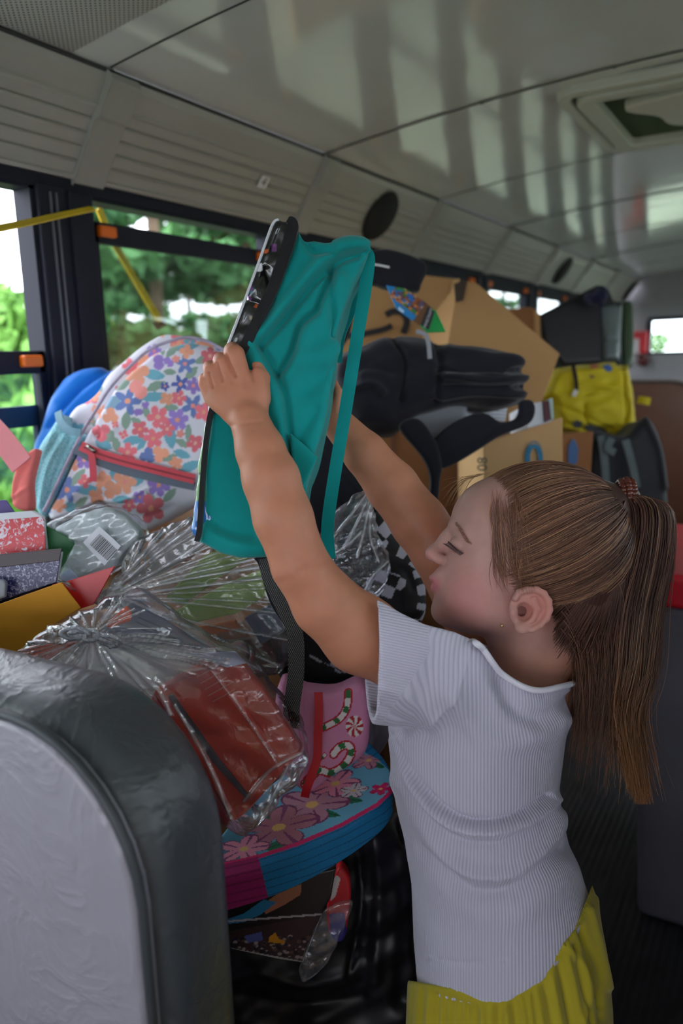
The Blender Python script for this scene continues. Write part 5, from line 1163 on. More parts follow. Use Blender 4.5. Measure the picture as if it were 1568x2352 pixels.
# ---------------------------------------------------------------- knotted clear bag in front
kb = thing('plastic_bag', baseof(420, 1900, .86), 'knotted clear plastic bag with red binders, resting behind the nearest seat', 'plastic bag')
kp = [(20, 1512), (80, 1462), (140, 1430), (210, 1392), (270, 1370), (300, 1368), (360, 1408), (420, 1450), (486, 1492), (540, 1500), (572, 1530), (600, 1575), (650, 1640), (698, 1722), (694, 1790), (640, 1850), (580, 1920), (550, 1935), (500, 1900), (440, 1800), (380, 1720), (300, 1650), (200, 1600), (90, 1560)]
rad = []
for (x1, y1, k_) in ((290, 1370, 9), (262, 1376, 8), (236, 1392, 7), (190, 1402, 7), (150, 1424, 8), (110, 1444, 7), (60, 1476, 8), (40, 1500, 7), (70, 1520, 8), (110, 1536, 7), (150, 1550, 8), (190, 1570, 6), (240, 1580, 7), (290, 1590, 8), (340, 1600, 7), (380, 1590, 8), (440, 1556, 9), (500, 1534, 10), (520, 1520, 8), (480, 1500, 9), (400, 1476, 7), (330, 1446, 5), (320, 1400, 6)):
    for r_ in range(random.choice((1, 2, 3))):
        xe, ye = x1 + random.uniform(-16, 16), y1 + random.uniform(-8, 8); f0 = random.uniform(.03, .2); mx_, my_ = 210 + (xe - 210) * .5 + random.uniform(-8, 8), 1456 + (ye - 1456) * .5 + random.uniform(-6, 6)
        rad.append(([(210 + (xe - 210) * f0, 1456 + (ye - 1456) * f0), (mx_, my_), (xe, ye)], random.uniform(1.4, 3.0), k_ * random.uniform(.5, 1.1)))
for i_ in range(26):
    x, y = random.uniform(150, 400), random.uniform(1490, 1600); a_ = random.uniform(-.8, .9); L_ = random.uniform(10, 34); rad.append(([(x, y), (x + L_ * .5 * math.cos(a_) + 3, y + L_ * .5 * math.sin(a_)), (x + L_ * math.cos(a_), y + L_ * math.sin(a_))], random.uniform(2, 5), random.uniform(-6, 8)))
rad += [([(350, 1520), (430, 1540), (520, 1520)], 6, 6), ([(300, 1520), (360, 1580), (390, 1640)], 7, 7), ([(470, 1520), (560, 1640), (640, 1760)], 4, 4), ([(560, 1840), (620, 1770), (690, 1730)], 5, 6), ([(400, 1620), (470, 1740), (530, 1880)], 5, 5), ([(600, 1880), (640, 1800), (660, 1760)], 5, 5)]
def cone(f): f.cap(f.q(210, 1500, 20), f.q(210, 1452, -52), 60, 14, 40)
soft('bag_film', .86, kp, -50, 120, M_FILM, kb, rnd=34, h=3.2, wob=(5, 80), seed=3, lines=rad, extra=cone, op=(300, 1524, 150, 56))
kn = MB()
for pts in ([(206, 1456), (180, 1442), (150, 1446), (140, 1456), (160, 1466), (200, 1464)], [(206, 1456), (190, 1450), (166, 1452), (160, 1458), (190, 1464)], [(214, 1458), (240, 1460), (262, 1464), (278, 1474), (262, 1484), (230, 1474)], [(212, 1462), (236, 1470), (258, 1480), (250, 1486)], [(198, 1448), (222, 1452), (220, 1468), (196, 1470), (194, 1456)]):
    kn.tube(list(spline(PW([(x, y, .812 - .004 * random.random()) for x, y in pts], 1), 5)), 0.0026, 7)
kn.build('knot', mat('silvery_film_knot', lin(150, 150, 158), rough=.15, spec=.9, bump=1.0, bscale=160, bdist=.006), kb, True)
M_RED = mg('red_binder_card', (222, 66, 40), .45); M_RED2 = mg('dark_red_binder_card', (176, 36, 42), .45)
rbd = prop('binder', 'red binder in the knotted bag, the broad one facing the child', [(350, 1588), (470, 1516), (600, 1686), (652, 1772), (566, 1868), (534, 1892), (440, 1724)], .846, .02, M_RED, 'binder', bevel=.004)
prop('binder', 'second red binder lying behind the broad one in the knotted bag', [(470, 1518), (540, 1504), (600, 1576), (696, 1722), (652, 1772), (600, 1690)], .858, .02, mg('brick_red_binder', (200, 70, 52), .45), 'binder', bevel=.004)
prop('binder', 'dark red binder edge at the seat side of the knotted bag', [(352, 1592), (440, 1720), (528, 1880), (520, 1905), (430, 1770), (340, 1620)], .852, .02, M_RED2, 'binder', bevel=.003)
prop('divider', 'grey spine strip across the broad red binder', [(384, 1600), (396, 1594), (500, 1740), (574, 1830), (566, 1838), (488, 1752)], .842, .004, mg('grey_strip', (86, 78, 84)), 'strip', bevel=.001)
prop('folder', 'bright orange folder corner under the knotted bag, beside the seat top', [(20, 1510), (70, 1484), (180, 1474), (110, 1516), (60, 1540)], .87, .004, mg('orange_card', (222, 76, 18)), 'folder')
prop('folder', 'small orange scrap beside the knot in the clear bag', [(240, 1436), (290, 1390), (302, 1408), (300, 1426), (250, 1444)], .868, .004, mg('orange_card', (222, 76, 18)), 'folder')
doc = prop('document', 'blue grey printed sheet behind the knot in the clear bag', [(232, 1450), (300, 1384), (380, 1424), (480, 1490), (250, 1496)], .885, .006, mg('grey_sheet', (96, 100, 122)), 'paper')
prop('package', 'white and blue wrapper in the corner of the knotted bag', [(420, 1502), (540, 1496), (566, 1524), (520, 1534)], .85, .004, mg('white_blue_wrap', (188, 196, 222)), 'packet')

def lines_on(parent, rows, d, wd, m):       # rows of fine printed lines
    for a0, a1 in rows: strap('printed_line', [(*a0, d), ((a0[0] + a1[0]) / 2, (a0[1] + a1[1]) / 2, d), (*a1, d)], wd, .0004, m, parent, 1)
lines_on(doc, [((318, 1418), (398, 1452)), ((312, 1428), (420, 1474)), ((318, 1442), (400, 1476)), ((330, 1458), (396, 1482))], .8835, .0016, mg('sheet_print', (52, 56, 84)))
lines_on(rbd, [((452, 1556), (498, 1530)), ((460, 1570), (512, 1541)), ((470, 1584), (520, 1556)), ((478, 1598), (534, 1567)), ((488, 1612), (540, 1583))], .8445, .0012, mg('binder_print', (226, 140, 116)))
bars = MB()
for i_ in range(13):
    x_ = 478 + i_ * 3.2; bars.prism(PW([(x_, 1462 + i_ * .5), (x_ + random.choice((1, 1.8)), 1462.3 + i_ * .5), (x_ + 1.2, 1484 + i_ * .5), (x_ - .2, 1484 + i_ * .5)], 1.028), E3 * .0003)
bo = bars.build('barcode', mat('ink_black', lin(15, 15, 18), var=0), opk); bo['kind'] = 'stuff'

# ---------------------------------------------------------------- checkered, striped and printed bags beside the child
def paint_check(V, px, py):
    c = np.tile(np.array(lin(22, 22, 28)), (len(V), 1)); wt = np.array(lin(196, 198, 214))
    def grid(poly, th, sz, ox, oy):
        m = inpoly(px, py, poly); X = ((px - ox) * math.cos(th) + (py - oy) * math.sin(th)) / sz; Y = (-(px - ox) * math.sin(th) + (py - oy) * math.cos(th)) / sz; k = m & (((np.floor(X) + np.floor(Y)) % 2) == 0); c[k] = wt
    grid([(868, 1306), (934, 1326), (930, 1346), (896, 1380), (836, 1360), (842, 1330)], .38, 27, 868, 1306)
    grid([(886, 1190), (906, 1214), (884, 1262), (848, 1240)], .8, 34, 886, 1190)
    ed = spline([(896, 1252), (930, 1266), (956, 1292), (972, 1330), (978, 1380), (966, 1436)], 8); d = line_dist(px, py, ed); s = np.zeros(len(px)); best = np.full(len(px), 1e9); acc = 0
    for a_, b_2 in zip(ed[:-1], ed[1:]):
        dd = np.hypot(px - (a_[0] + b_2[0]) / 2, py - (a_[1] + b_2[1]) / 2); mm = dd < best; best[mm] = dd[mm]; s[mm] = acc; acc += np.hypot(*(b_2 - a_))
    side_ = np.sign((px - 900) ** 2 + (py - 1370) ** 2 - 82 ** 2); k = (d < 19) & (((np.floor(s / 21) + (d * side_ > 0)) % 2) == 0); c[k] = wt
    ed2 = spline([(690, 1597), (720, 1602), (760, 1600), (800, 1588), (836, 1570)], 8); d2 = line_dist(px, py, ed2); c[(d2 < 9) & ((np.floor(px / 32) % 2) == 0)] = wt
    grid([(742, 1520), (760, 1514), (800, 1540), (786, 1552)], .5, 16, 742, 1520); c[line_dist(px, py, [(712, 1506), (736, 1520)]) < 2.5] = wt
    return c
ck = thing('backpack', baseof(780, 1600, 1.1), 'black backpack with white checker trim behind the child\'s raised arm', 'backpack')
soft('body', 1.09, [(756, 1180), (830, 1170), (890, 1186), (915, 1230), (950, 1268), (976, 1310), (986, 1370), (980, 1430), (930, 1500), (870, 1560), (832, 1580), (780, 1602), (700, 1604), (640, 1580), (620, 1500), (640, 1420), (700, 1320)], -20, 200, mat('checker_print_cloth', rough=.75, attr=True, var=.1, bump=.2, bscale=800), ck, rnd=26, h=2.6, puff=60, paint=paint_check, lines=[([(880, 1300), (930, 1310), (950, 1350)], 10, -6), ([(840, 1400), (900, 1410), (960, 1400)], 14, 6), ([(660, 1500), (740, 1540), (820, 1540)], 12, 7), ([(650, 1560), (740, 1575), (830, 1556)], 10, -6)])
cf2 = thing('plastic_bag', baseof(830, 1390, 1.05), 'crumpled clear bag over the checkered backpack, between the child\'s arms', 'plastic bag')
soft('bag_film', 1.05, [(846, 1126), (800, 1150), (756, 1200), (750, 1260), (770, 1320), (820, 1390), (860, 1380), (890, 1330), (892, 1280), (866, 1220), (856, 1160)], -46, 4, m_film('wrinkled_clear_film', .04, .5, 90), cf2, rnd=16, h=2.6, wob=(4, 50), lines=[([(846, 1130), (800, 1190), (760, 1240)], 3, 7), ([(848, 1135), (820, 1200), (790, 1260)], 3, 7), ([(850, 1140), (838, 1210), (820, 1280)], 3, 8), ([(852, 1150), (850, 1230), (870, 1290)], 3, 6), ([(770, 1270), (800, 1250), (830, 1220)], 4, 5), ([(890, 1290), (860, 1320), (830, 1370)], 3, 6)], op=())
soft('black_duffel_bag', 1.22, [(690, 960), (760, 950), (830, 1000), (900, 1110), (930, 1180), (900, 1260), (800, 1310), (690, 1320), (640, 1200)], -10, 200, M_BLK, None, rnd=30, h=4, puff=60, lines=[([(700, 1020), (760, 1060), (820, 1130)], 10, 6), ([(720, 1100), (780, 1150), (840, 1220)], 12, -7)])
tag(bpy.data.objects['black_duffel_bag'], 'black duffel bag seen between the teal strap and the child\'s far arm', 'bag')
def paint_mint(V, px, py):
    c = np.tile(np.array(lin(214, 140, 176)), (len(V), 1)); red, wt, gr = [np.array(lin(*k)) for k in ((186, 24, 40), (228, 222, 220), (40, 110, 60))]
    def band(pts, w, cols):
        d = line_dist(px, py, spline(pts, 6)); P = spline(pts, 6); s = np.zeros(len(px)); best = np.full(len(px), 1e9); a_ = 0
        for p, q_ in zip(P[:-1], P[1:]):
            dd = np.hypot(px - p[0], py - p[1]); m = dd < best; best[m] = dd[m]; s[m] = a_; a_ += np.hypot(*(q_ - p))
        m = d < w; c[m] = wt; c[m & (d > w * .62)] = red; c[m & (d < w * .6) & ((s % 34) < 15)] = gr
    band([(700, 1800), (730, 1770), (760, 1775), (790, 1758), (806, 1730), (800, 1712), (780, 1716), (766, 1732)], 11, 0); band([(800, 1590), (796, 1625), (780, 1650), (750, 1668), (736, 1672)], 10, 0); band([(730, 1745), (745, 1735)], 6, 0)
    for cx_, cy_, r_ in ((814, 1668, 20),):
        dx, dy = px - cx_, py - cy_; rr = np.hypot(dx, dy * .82); th = np.arctan2(dy, dx); m = rr < r_; c[m] = wt; c[m & (np.sin(th * 7 + rr * .12) > 0)] = red
    return c
pm = thing('gift_bag', baseof(760, 1820, .965), 'pink peppermint candy print gift bag with a red ribbon edge', 'bag')
soft('body', .965, [(640, 1572), (700, 1590), (770, 1594), (832, 1574), (850, 1640), (844, 1722), (812, 1758), (760, 1790), (712, 1826), (690, 1818), (650, 1780), (630, 1680)], -20, 110, mat('candy_print_cloth', rough=.75, attr=True, var=.08, bump=.5, bscale=160, bdist=.002), pm, rnd=24, h=2.2, paint=paint_mint, lines=[([(690, 1620), (700, 1700), (690, 1780)], 10, -4), ([(760, 1610), (790, 1640), (800, 1700)], 16, 4)])
strap('ribbon', [(731, 1590, .950), (732, 1640, .946), (730, 1690, .946), (728, 1740, .946), (716, 1778, .947), (704, 1812, .950), (700, 1830, .956)], 0.0105, 0.002, mat('red_ribbon', lin(200, 16, 30), rough=.55, bump=.2, bscale=300), pm)
soft('grey_bag', 1.1, [(826, 1560), (870, 1540), (900, 1560), (902, 1660), (884, 1720), (840, 1760), (820, 1700)], -20, 90, cloth('pale_grey_cloth', lin(132, 128, 138)), None, rnd=16, h=3.4, lines=[([(870, 1580), (862, 1690)], 3, -4), ([(880, 1640), (850, 1720)], 6, 4)])
tag(bpy.data.objects['grey_bag'], 'pale grey cloth bag squeezed between the gift bag and the child', 'bag')
# flat blue bag with pink trim and a flower print
SDD = 0.98
top = [(837, 1728), (868, 1744), (892, 1768), (903, 1796), (898, 1818), (866, 1848), (783, 1895), (682, 1939), (598, 1966), (512, 1986), (480, 1980), (490, 1930), (560, 1860), (640, 1800), (740, 1750)]
def paint_tropic(tilt):
    def fn(V, px, py):
        sky, pink, red, skin, mg_, gr, wt = [np.array(lin(*k)) for k in ((112, 184, 214), (236, 150, 176), (226, 40, 110), (196, 140, 160), (170, 26, 104), (36, 120, 84), (214, 206, 212))]
        c = np.tile(np.array(lin(20, 124, 178)), (len(V), 1)); P = np.array(top, float); tl_ = np.vstack([P[3:11]])
        d = line_dist(px, py, tl_); up = inpoly(px, py, np.vstack([P[:11], [(400, 1990), (400, 1600), (837, 1600)]]))
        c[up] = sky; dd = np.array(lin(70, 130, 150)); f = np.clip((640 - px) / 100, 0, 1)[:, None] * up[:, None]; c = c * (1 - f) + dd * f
        def flower(x, y, r_, col, n_, ph, out):     # big open blossom, foreshortened by the lie of the bag
            X, Y = (px - x) + .55 * (py - y), (py - y) * 1.75; rr = np.hypot(X, Y); th = np.arctan2(Y, X) * n_ / 2 + ph; lim = r_ * (.38 + .62 * np.abs(np.cos(th)) ** .6)
            m = up & (rr < lim); c[m] = col; c[m & (rr > lim * .92)] = out; c[m & (np.abs(np.cos(th)) > .985) & (rr > r_ * .25)] = out * 1.3; c[up & (rr < r_ * .16)] = np.array(lin(236, 196, 120))
        def leaf(x, y, a, b, th, col):
            X, Y = (px - x) * math.cos(th) + (py - y) * math.sin(th), -(px - x) * math.sin(th) + (py - y) * math.cos(th); m = up & (np.abs(X) < a) & (np.abs(Y) < b * (1 - (X / a) ** 2)); c[m] = col; c[m & (np.abs(Y) < 1.2)] = col * .5
        ol = np.array(lin(120, 60, 100))
        leaf(800, 1836, 34, 9, .1, gr); leaf(752, 1868, 30, 8, .2, gr); leaf(866, 1757, 20, 6, .3, gr); leaf(640, 1940, 40, 10, -.3, gr); leaf(610, 1880, 40, 12, -.5, gr)
        flower(716, 1848, 86, skin, 5, .4, ol); flower(640, 1900, 92, np.array(lin(188, 120, 136)), 5, 1.1, ol); flower(770, 1800, 58, pink, 5, .2, ol); flower(812, 1816, 34, wt, 5, .9, ol); flower(846, 1746, 40, np.array(lin(206, 140, 160)), 5, .5, ol); flower(874, 1812, 26, red, 5, .2, np.array(lin(160, 30, 90))); flower(560, 1950, 60, pink, 5, .7, ol)
        c[d < 4.5] = red; st = (~up) & (np.abs((d % 17) - 8) < 1.3); c[st] *= .55
        mag = (~up) & (px < 596 + (py - 1980) * .25); c[mag] = mg_; c[mag & (np.abs((d % 20) - 10) < 2)] *= .6
        return c
    return fn
def m_flat(): return mat('flower_print_cloth', rough=.7, attr=True, var=.06, bump=.2, bscale=900)
st_ = thing('backpack', baseof(700, 2040, 1.0), 'flat blue backpack with pink piping and flower print lying by the child\'s hip', 'backpack')
soft('body', SDD, top, -20, 72, m_flat(), st_, rnd=8, h=2.4, shear=(0.02, 0.85), tilt=(-0.1, -0.85), paint=paint_tropic(0), lines=[([(560, 1900), (640, 1880), (740, 1830)], 30, 5)], curve=True)

# ---------------------------------------------------------------- dark plastic and book packs at the bottom
def m_bin():
    g = G('black_shiny_plastic'); g.base(lin(24, 22, 30)); g.set(rough=.38, spec=.4); nz = g.noise(7, 2); nz.inputs['Distortion'].default_value = 1; g.bump(nz.outputs['Fac'], .15, .01); return g.m
soft('bin_bag', 1.03, [(500, 2000), (600, 1990), (760, 1940), (880, 1880), (930, 1960), (956, 2120), (968, 2300), (960, 2400), (900, 2430), (700, 2436), (520, 2436), (440, 2400), (430, 2200)], 10, 230, m_bin(), None, rnd=40, h=6, wob=(8, 120), lines=[([(860, 1920), (872, 2050), (860, 2250)], 16, 10), ([(900, 1950), (930, 2100), (920, 2300)], 18, -8), ([(600, 2230), (700, 2260), (800, 2240)], 14, 10), ([(560, 2290), (700, 2310), (830, 2290)], 14, -8), ([(820, 1930), (830, 2080), (800, 2240)], 8, -10)])
tag(bpy.data.objects['bin_bag'], 'large black shiny plastic bin bag filling the space by the child\'s legs', 'bag')
def paint_book(V, px, py):
    c = np.tile(np.array(lin(34, 28, 34)), (len(V), 1)); r = np.random.default_rng(3)
    c[inpoly(px, py, [(600, 2080), (640, 2050), (692, 2030), (690, 2055), (650, 2080), (610, 2100)])] = lin(190, 120, 90); c[inpoly(px, py, [(520, 2112), (560, 2098), (605, 2066), (636, 2072), (600, 2100), (560, 2118), (525, 2122)])] = lin(50, 140, 190)
    low = py > np.interp(px, [520, 740], [2140, 2100]); c[low] = lin(70, 46, 50)
    for i in range(160):
        x, y = r.uniform(530, 720), r.uniform(2150, 2210); m = (np.hypot(px - x, (py - y) * 1.5) < r.uniform(2, 6)) & low; c[m] = lin(*[(40, 30, 60), (180, 160, 160), (110, 80, 74), (30, 24, 40)][r.integers(0, 4)])
    c[inpoly(px, py, [(618, 2152), (632, 2142), (640, 2156), (656, 2162), (650, 2168), (616, 2164)]) & low] = lin(224, 150, 30); c[inpoly(px, py, [(560, 2150), (600, 2140), (604, 2160), (570, 2166)]) & low] = lin(90, 100, 170)
    edge = line_dist(px, py, [(525, 2116), (740, 2100), (696, 2210), (530, 2180)]); c[edge < 2.2] = lin(196, 184, 190); return c
soft('activity_book', .985, [(505, 2048), (600, 2030), (772, 1994), (760, 2060), (738, 2104), (696, 2212), (640, 2204), (530, 2180), (505, 2150)], -4, 16, mat('printed_book_cover', rough=.3, attr=True, var=.05), None, rnd=3, h=2.0, curve=False, paint=paint_book)
tag(bpy.data.objects['activity_book'], 'dark picture book with orange and blue cover art under the flat blue backpack', 'book')
def paint_red(V, px, py):
    c = np.tile(np.array(lin(206, 24, 36)), (len(V), 1)); c[inpoly(px, py, [(755, 2100), (790, 2095), (800, 2160), (760, 2170)])] = lin(46, 40, 130); c[inpoly(px, py, [(758, 2030), (772, 2010), (782, 2018), (770, 2060), (760, 2070)])] = lin(214, 200, 196); return c
soft('toy_box', 1.0, [(776, 1996), (798, 2010), (806, 2050), (800, 2110), (790, 2160), (764, 2160), (750, 2110), (758, 2050)], -8, 40, mat('toy_box_print', rough=.35, attr=True, var=.05), None, rnd=8, h=2.2, paint=paint_red)
tag(bpy.data.objects['toy_box'], 'small red and blue toy packet at the right end of the picture book', 'packet')
soft('clear_sleeve', .97, [(742, 2100), (800, 2070), (806, 2090), (760, 2200), (700, 2260), (690, 2216)], -6, 8, M_FILM2, None, rnd=4, h=2.4, wob=(1.5, 40))
tag(bpy.data.objects['clear_sleeve'], 'clear plastic sleeve hanging over the corner of the picture book', 'plastic sleeve')

# ---------------------------------------------------------------- black backpack lying across the pile
KD = 1.52
kbp = thing('backpack', baseof(1000, 985, KD), 'wrinkled black backpack lying across the cardboard boxes', 'backpack')
soft('body', KD, [(770, 812), (832, 780), (889, 757), (956, 756), (1000, 768), (1060, 784), (1130, 792), (1198, 806), (1222, 824), (1216, 848), (1223, 866), (1214, 890), (1218, 908), (1162, 930), (1069, 926), (1018, 932), (956, 953), (909, 990), (837, 990), (798, 967), (774, 895)], -20, 190, M_BLK, kbp, rnd=34, h=3.0, puff=60, wob=(3, 80), lines=[([(1010, 850), (1100, 846), (1215, 850)], 7, -16), ([(1020, 862), (1120, 872), (1215, 868)], 8, 14), ([(1020, 890), (1120, 892), (1210, 888)], 6, -14), ([(1000, 912), (1090, 900), (1200, 905)], 8, 13), ([(900, 770), (930, 830), (920, 920)], 8, -11), ([(1000, 775), (1012, 840), (1000, 920)], 8, -11), ([(800, 900), (850, 880), (880, 900)], 10, 13), ([(790, 860), (840, 840), (900, 850)], 12, -10), ([(1030, 800), (1130, 812), (1210, 826)], 12, 10)])
soft('shoulder_strap', KD, [(1196, 920), (1222, 918), (1231, 941), (1216, 973), (1152, 1000), (1095, 1036), (1040, 1068), (1006, 1074), (982, 1044), (1000, 1004), (1040, 970), (1092, 948), (1122, 950), (1150, 968), (1182, 962), (1194, 944)], -60, -28, M_BLK, kbp, rnd=9, h=3, lines=[([(1220, 950), (1150, 982), (1080, 1024), (1010, 1062)], 3, -3)])
soft('shoulder_strap', KD, [(916, 980), (960, 960), (1000, 1010), (1016, 1070), (1012, 1100), (1004, 1160), (984, 1160), (988, 1100), (970, 1050)], -66, -40, M_BLK, kbp, rnd=8, h=3)
soft('top_strap', KD, [(760, 640), (800, 590), (846, 574), (900, 570), (978, 602), (968, 650), (956, 666), (890, 660), (850, 650), (820, 690), (800, 770), (770, 790)], 20, 60, M_BLK, kbp, rnd=12, h=3)
strap('highlight_strip', [(846, 606, KD - .002), (870, 609, KD - .002), (894, 614, KD - .002)], 0.0035, .001, mat('highlight_white', lin(235, 235, 235), rough=.3, var=0), kbp)  # white strip modelled in place of a highlight line on the strap
strap('zipper_pull', [(956, 762, KD - .05), (976, 768, KD - .055), (984, 790, KD - .055), (987, 824, KD - .05)], 0.008, .003, mat('grey_cord', lin(150, 152, 158), rough=.6), kbp)
# toy hang tag
def paint_tag(V, px, py):
    c = np.tile(np.array(lin(30, 130, 196)), (len(V), 1)); r = np.random.default_rng(8); gx_ = (px - 888) * .8 + (py - 657) * .6; gy_ = -(px - 888) * .6 + (py - 657) * .8
    pal = [lin(150, 84, 44), lin(200, 120, 60), lin(40, 130, 60), lin(90, 80, 110), lin(110, 60, 40), lin(190, 150, 120), lin(24, 110, 190)]; idx = np.random.default_rng(5).integers(0, 7, (60, 60))
    m = (gx_ > 18) & (gx_ < 112) & (gy_ > -24) & (gy_ < 14); ii = np.clip((gx_ / 7).astype(int), 0, 59); jj = np.clip(((gy_ + 60) / 6).astype(int), 0, 59); c[m] = np.array(pal)[idx[ii[m], jj[m]]]
    c[gx_ > 96] = lin(110, 74, 44); c[gx_ > 116] = lin(20, 150, 70); m = inpoly(px, py, [(916, 704), (928, 714), (926, 720), (914, 712)]); c[m] = lin(190, 220, 240); return c
tgt = thing('hang_tag', baseof(980, 765, 1.47), 'colourful pointed hang tag with the word MINECRAFT and a green tip', 'tag')
tpoly = [(886, 654), (930, 662), (972, 690), (1001, 714), (1024, 762), (980, 764), (966, 750), (910, 709)]
soft('card', 1.47, tpoly, -1.5, 3, mat('tag_print', rough=.4, attr=True, var=0), tgt, rnd=1.2, h=1.1, paint=paint_tag, curve=False, smooth=0)
lc = [(984, 705), (996, 717), (981, 757), (966, 744)]; lgp = card('logo_plate', [(982, 704), (998, 716), (984, 758), (966, 746)], 1.4665, .0008, mat('logo_dark', lin(40, 40, 44), rough=.5, var=0), tgt)
c3 = U(983, 731, 1.4655); text_mesh('lettering', 'MINECRAFT', c3, U(990, 712, 1.4655) - U(975, 752, 1.4655), U(967, 722, 1.4655) - U(983, 731, 1.4655), 0.0072, mat('logo_silver', lin(205, 205, 210), rough=.4, var=0), lgp, 0.0004)

# ---------------------------------------------------------------- cardboard boxes and books
def m_card(name, col):
    g = G(name); sp = g.n('ShaderNodeSeparateXYZ'); g.l(g.co(), sp.inputs[0]); nz = g.noise(14, 4); g.base(g.mix(g.math('MULTIPLY', nz.outputs['Fac'], .5), col, tuple(v * .8 for v in col))); g.set(rough=.85, spec=.15)
    g.bump(g.math('SINE', g.math('MULTIPLY', sp.outputs[2], 900.0)), .08, .0006); return g.m
M_K1, M_K2, M_K3 = m_card('kraft_cardboard', lin(182, 140, 96)), m_card('kraft_cardboard_dark', lin(150, 104, 70)), m_card('kraft_cardboard_light', lin(204, 164, 116))
M_INK = mat('ink_dark_print', lin(38, 36, 40), rough=.7, var=.1); M_LOGO = mat('blue_logo_ink', lin(40, 120, 160), rough=.7, var=.1)
bx1 = thing('cardboard_box', baseof(900, 960, 1.95), 'large cardboard box with a black arrow print behind the black backpack', 'box', 'cardboard boxes')
card('body', [(752, 622), (980, 632), (1052, 640), (1024, 790), (1016, 990), (740, 990)], 2.14, .30, M_K1, bx1, bevel=.003, dirv=_n(E3 + .25 * E2))
card('flap_edge', [(1040, 642), (1056, 640), (1028, 792), (1012, 792)], 2.132, .006, M_K3, bx1)
for pts, wd in (([(772, 776), (800, 772), (840, 766), (880, 757), (900, 748)], .016), ([(886, 724), (900, 716), (918, 716), (930, 726), (934, 742), (926, 766)], .018)): strap('print', [(x, y, 2.134) for x, y in pts], wd, .0012, M_INK, bx1)
bx2 = thing('cardboard_box', baseof(1150, 960, 1.9), 'tilted tan cardboard box with a torn corner, right of the arrow print', 'box', 'cardboard boxes')
card('body', [(1050, 650), (1064, 642), (1096, 650), (1286, 812), (1236, 945), (1180, 980), (1018, 980), (1026, 800)], 1.84, .26, M_K1, bx2, bevel=.003, dirv=_n(E3 + .15 * E2 - .2 * E1))
card('tape_mark', [(1042, 652), (1074, 640), (1064, 690), (1046, 694)], 1.834, .003, mg('dark_tape', (66, 48, 36)), bx2)
bx3 = thing('cardboard_box', baseof(1200, 1130, 1.66), 'tan carton with a blue arch logo just above the child\'s head', 'box', 'cardboard boxes')
card('body', [(1110, 1018), (1292, 957), (1294, 1250), (1110, 1250)], 1.66, .22, M_K3, bx3, bevel=.003, dirv=_n(E3 - .1 * E1))
for r_, wd in ((20, .0024), (14.5, .008)):
    pts = [(1226 + r_ * .95 * math.cos(a_), 1052 - r_ * 1.9 * math.sin(a_) if math.sin(a_) > 0 else 1052, 1.655) for a_ in np.linspace(0, math.pi, 11)]; pts = [(pts[0][0], 1082, 1.655)] + pts + [(pts[-1][0], 1082, 1.655)]; strap('logo_arch', pts, wd, .0008, M_LOGO, bx3, 2)
text_mesh('lettering', '08', U(1108, 1066, 1.655), -E2, -E1, .030, mat('ink_green_print', lin(34, 66, 62), var=0), bx3, .001)
bx4 = thing('cardboard_box', baseof(980, 1150, 1.6), 'brown carton under the black backpack, left of the blue arch logo', 'box', 'cardboard boxes')
card('body', [(850, 985), (1112, 1000), (1112, 1300), (860, 1300)], 1.92, .16, M_K2, bx4, bevel=.003); card('seam_tape', [(898, 988), (910, 989), (908, 1250), (896, 1250)], 1.917, .002, mg('brown_tape', (120, 76, 52)), bx4)
bx5 = thing('cardboard_box', baseof(1320, 1110, 2.0), 'small carton with a blue oval logo under the yellow backpack', 'box', 'cardboard boxes')
card('body', [(1270, 996), (1362, 990), (1350, 1200), (1270, 1200)], 2.0, .24, M_K2, bx5, bevel=.003); card('logo', [(1305, 1024), (1313, 1008), (1320, 1010), (1328, 1030), (1326, 1062), (1312, 1072), (1304, 1060)], 1.997, .002, mg('blue_oval_ink', (46, 92, 150)), bx5)
bx6 = thing('cardboard_box', baseof(1200, 860, 2.6), 'far dark brown carton corner below the small windows', 'box', 'cardboard boxes')
card('body', [(1150, 712), (1218, 704), (1240, 722), (1242, 900), (1150, 900)], 2.45, .2, M_K2, bx6, bevel=.003); card('edge', [(1224, 708), (1240, 722), (1242, 800), (1230, 800)], 2.445, .004, M_K1, bx6)
for nm, lab, poly, d, m_, cat in (('book', 'stack of white paper with fine page lines under the black backpack strap', [(1060, 932), (1076, 924), (1166, 930), (1160, 968), (1060, 960)], 1.60, M_PAPER, 'paper stack'), ('book', 'thick white book block with a dark red spine beside the tan carton', [(1206, 928), (1262, 920), (1270, 966), (1210, 984)], 1.63, M_PAPER, 'book')):
    t = thing(nm, baseof(poly[3][0], poly[3][1], d), lab, cat, 'books in the pile'); card('pages', poly, d, .16, m_, t, bevel=.002)
    if 'red spine' in lab: card('spine', [(1246, 922), (1261, 920), (1268, 962), (1250, 970)], d - .004, .16, mg('dark_red_spine', (84, 26, 40)), t); card('cover_edge', [(1260, 916), (1269, 914), (1272, 962), (1266, 966)], d - .005, .16, mg('pale_cover_edge', (170, 190, 184)), t)
    else:
        for k_ in range(4): card('sheet_edge', [(1074, 932 + 8 * k_), (1164, 936 + 8 * k_), (1164, 937.4 + 8 * k_), (1074, 933.4 + 8 * k_)], d - .001, .002, mg('sheet_line', (120, 124, 140)), t)
soft('paper_pack', 1.58, [(944, 950), (1000, 930), (1062, 924), (1074, 940), (1060, 990), (1010, 1010), (960, 996)], -10, 60, mat('grey_wrapped_paper', lin(128, 130, 138), rough=.4, var=.1), None, rnd=8, h=3.5)
tag(bpy.data.objects['paper_pack'], 'grey wrapped paper pack below the black backpack', 'paper pack')

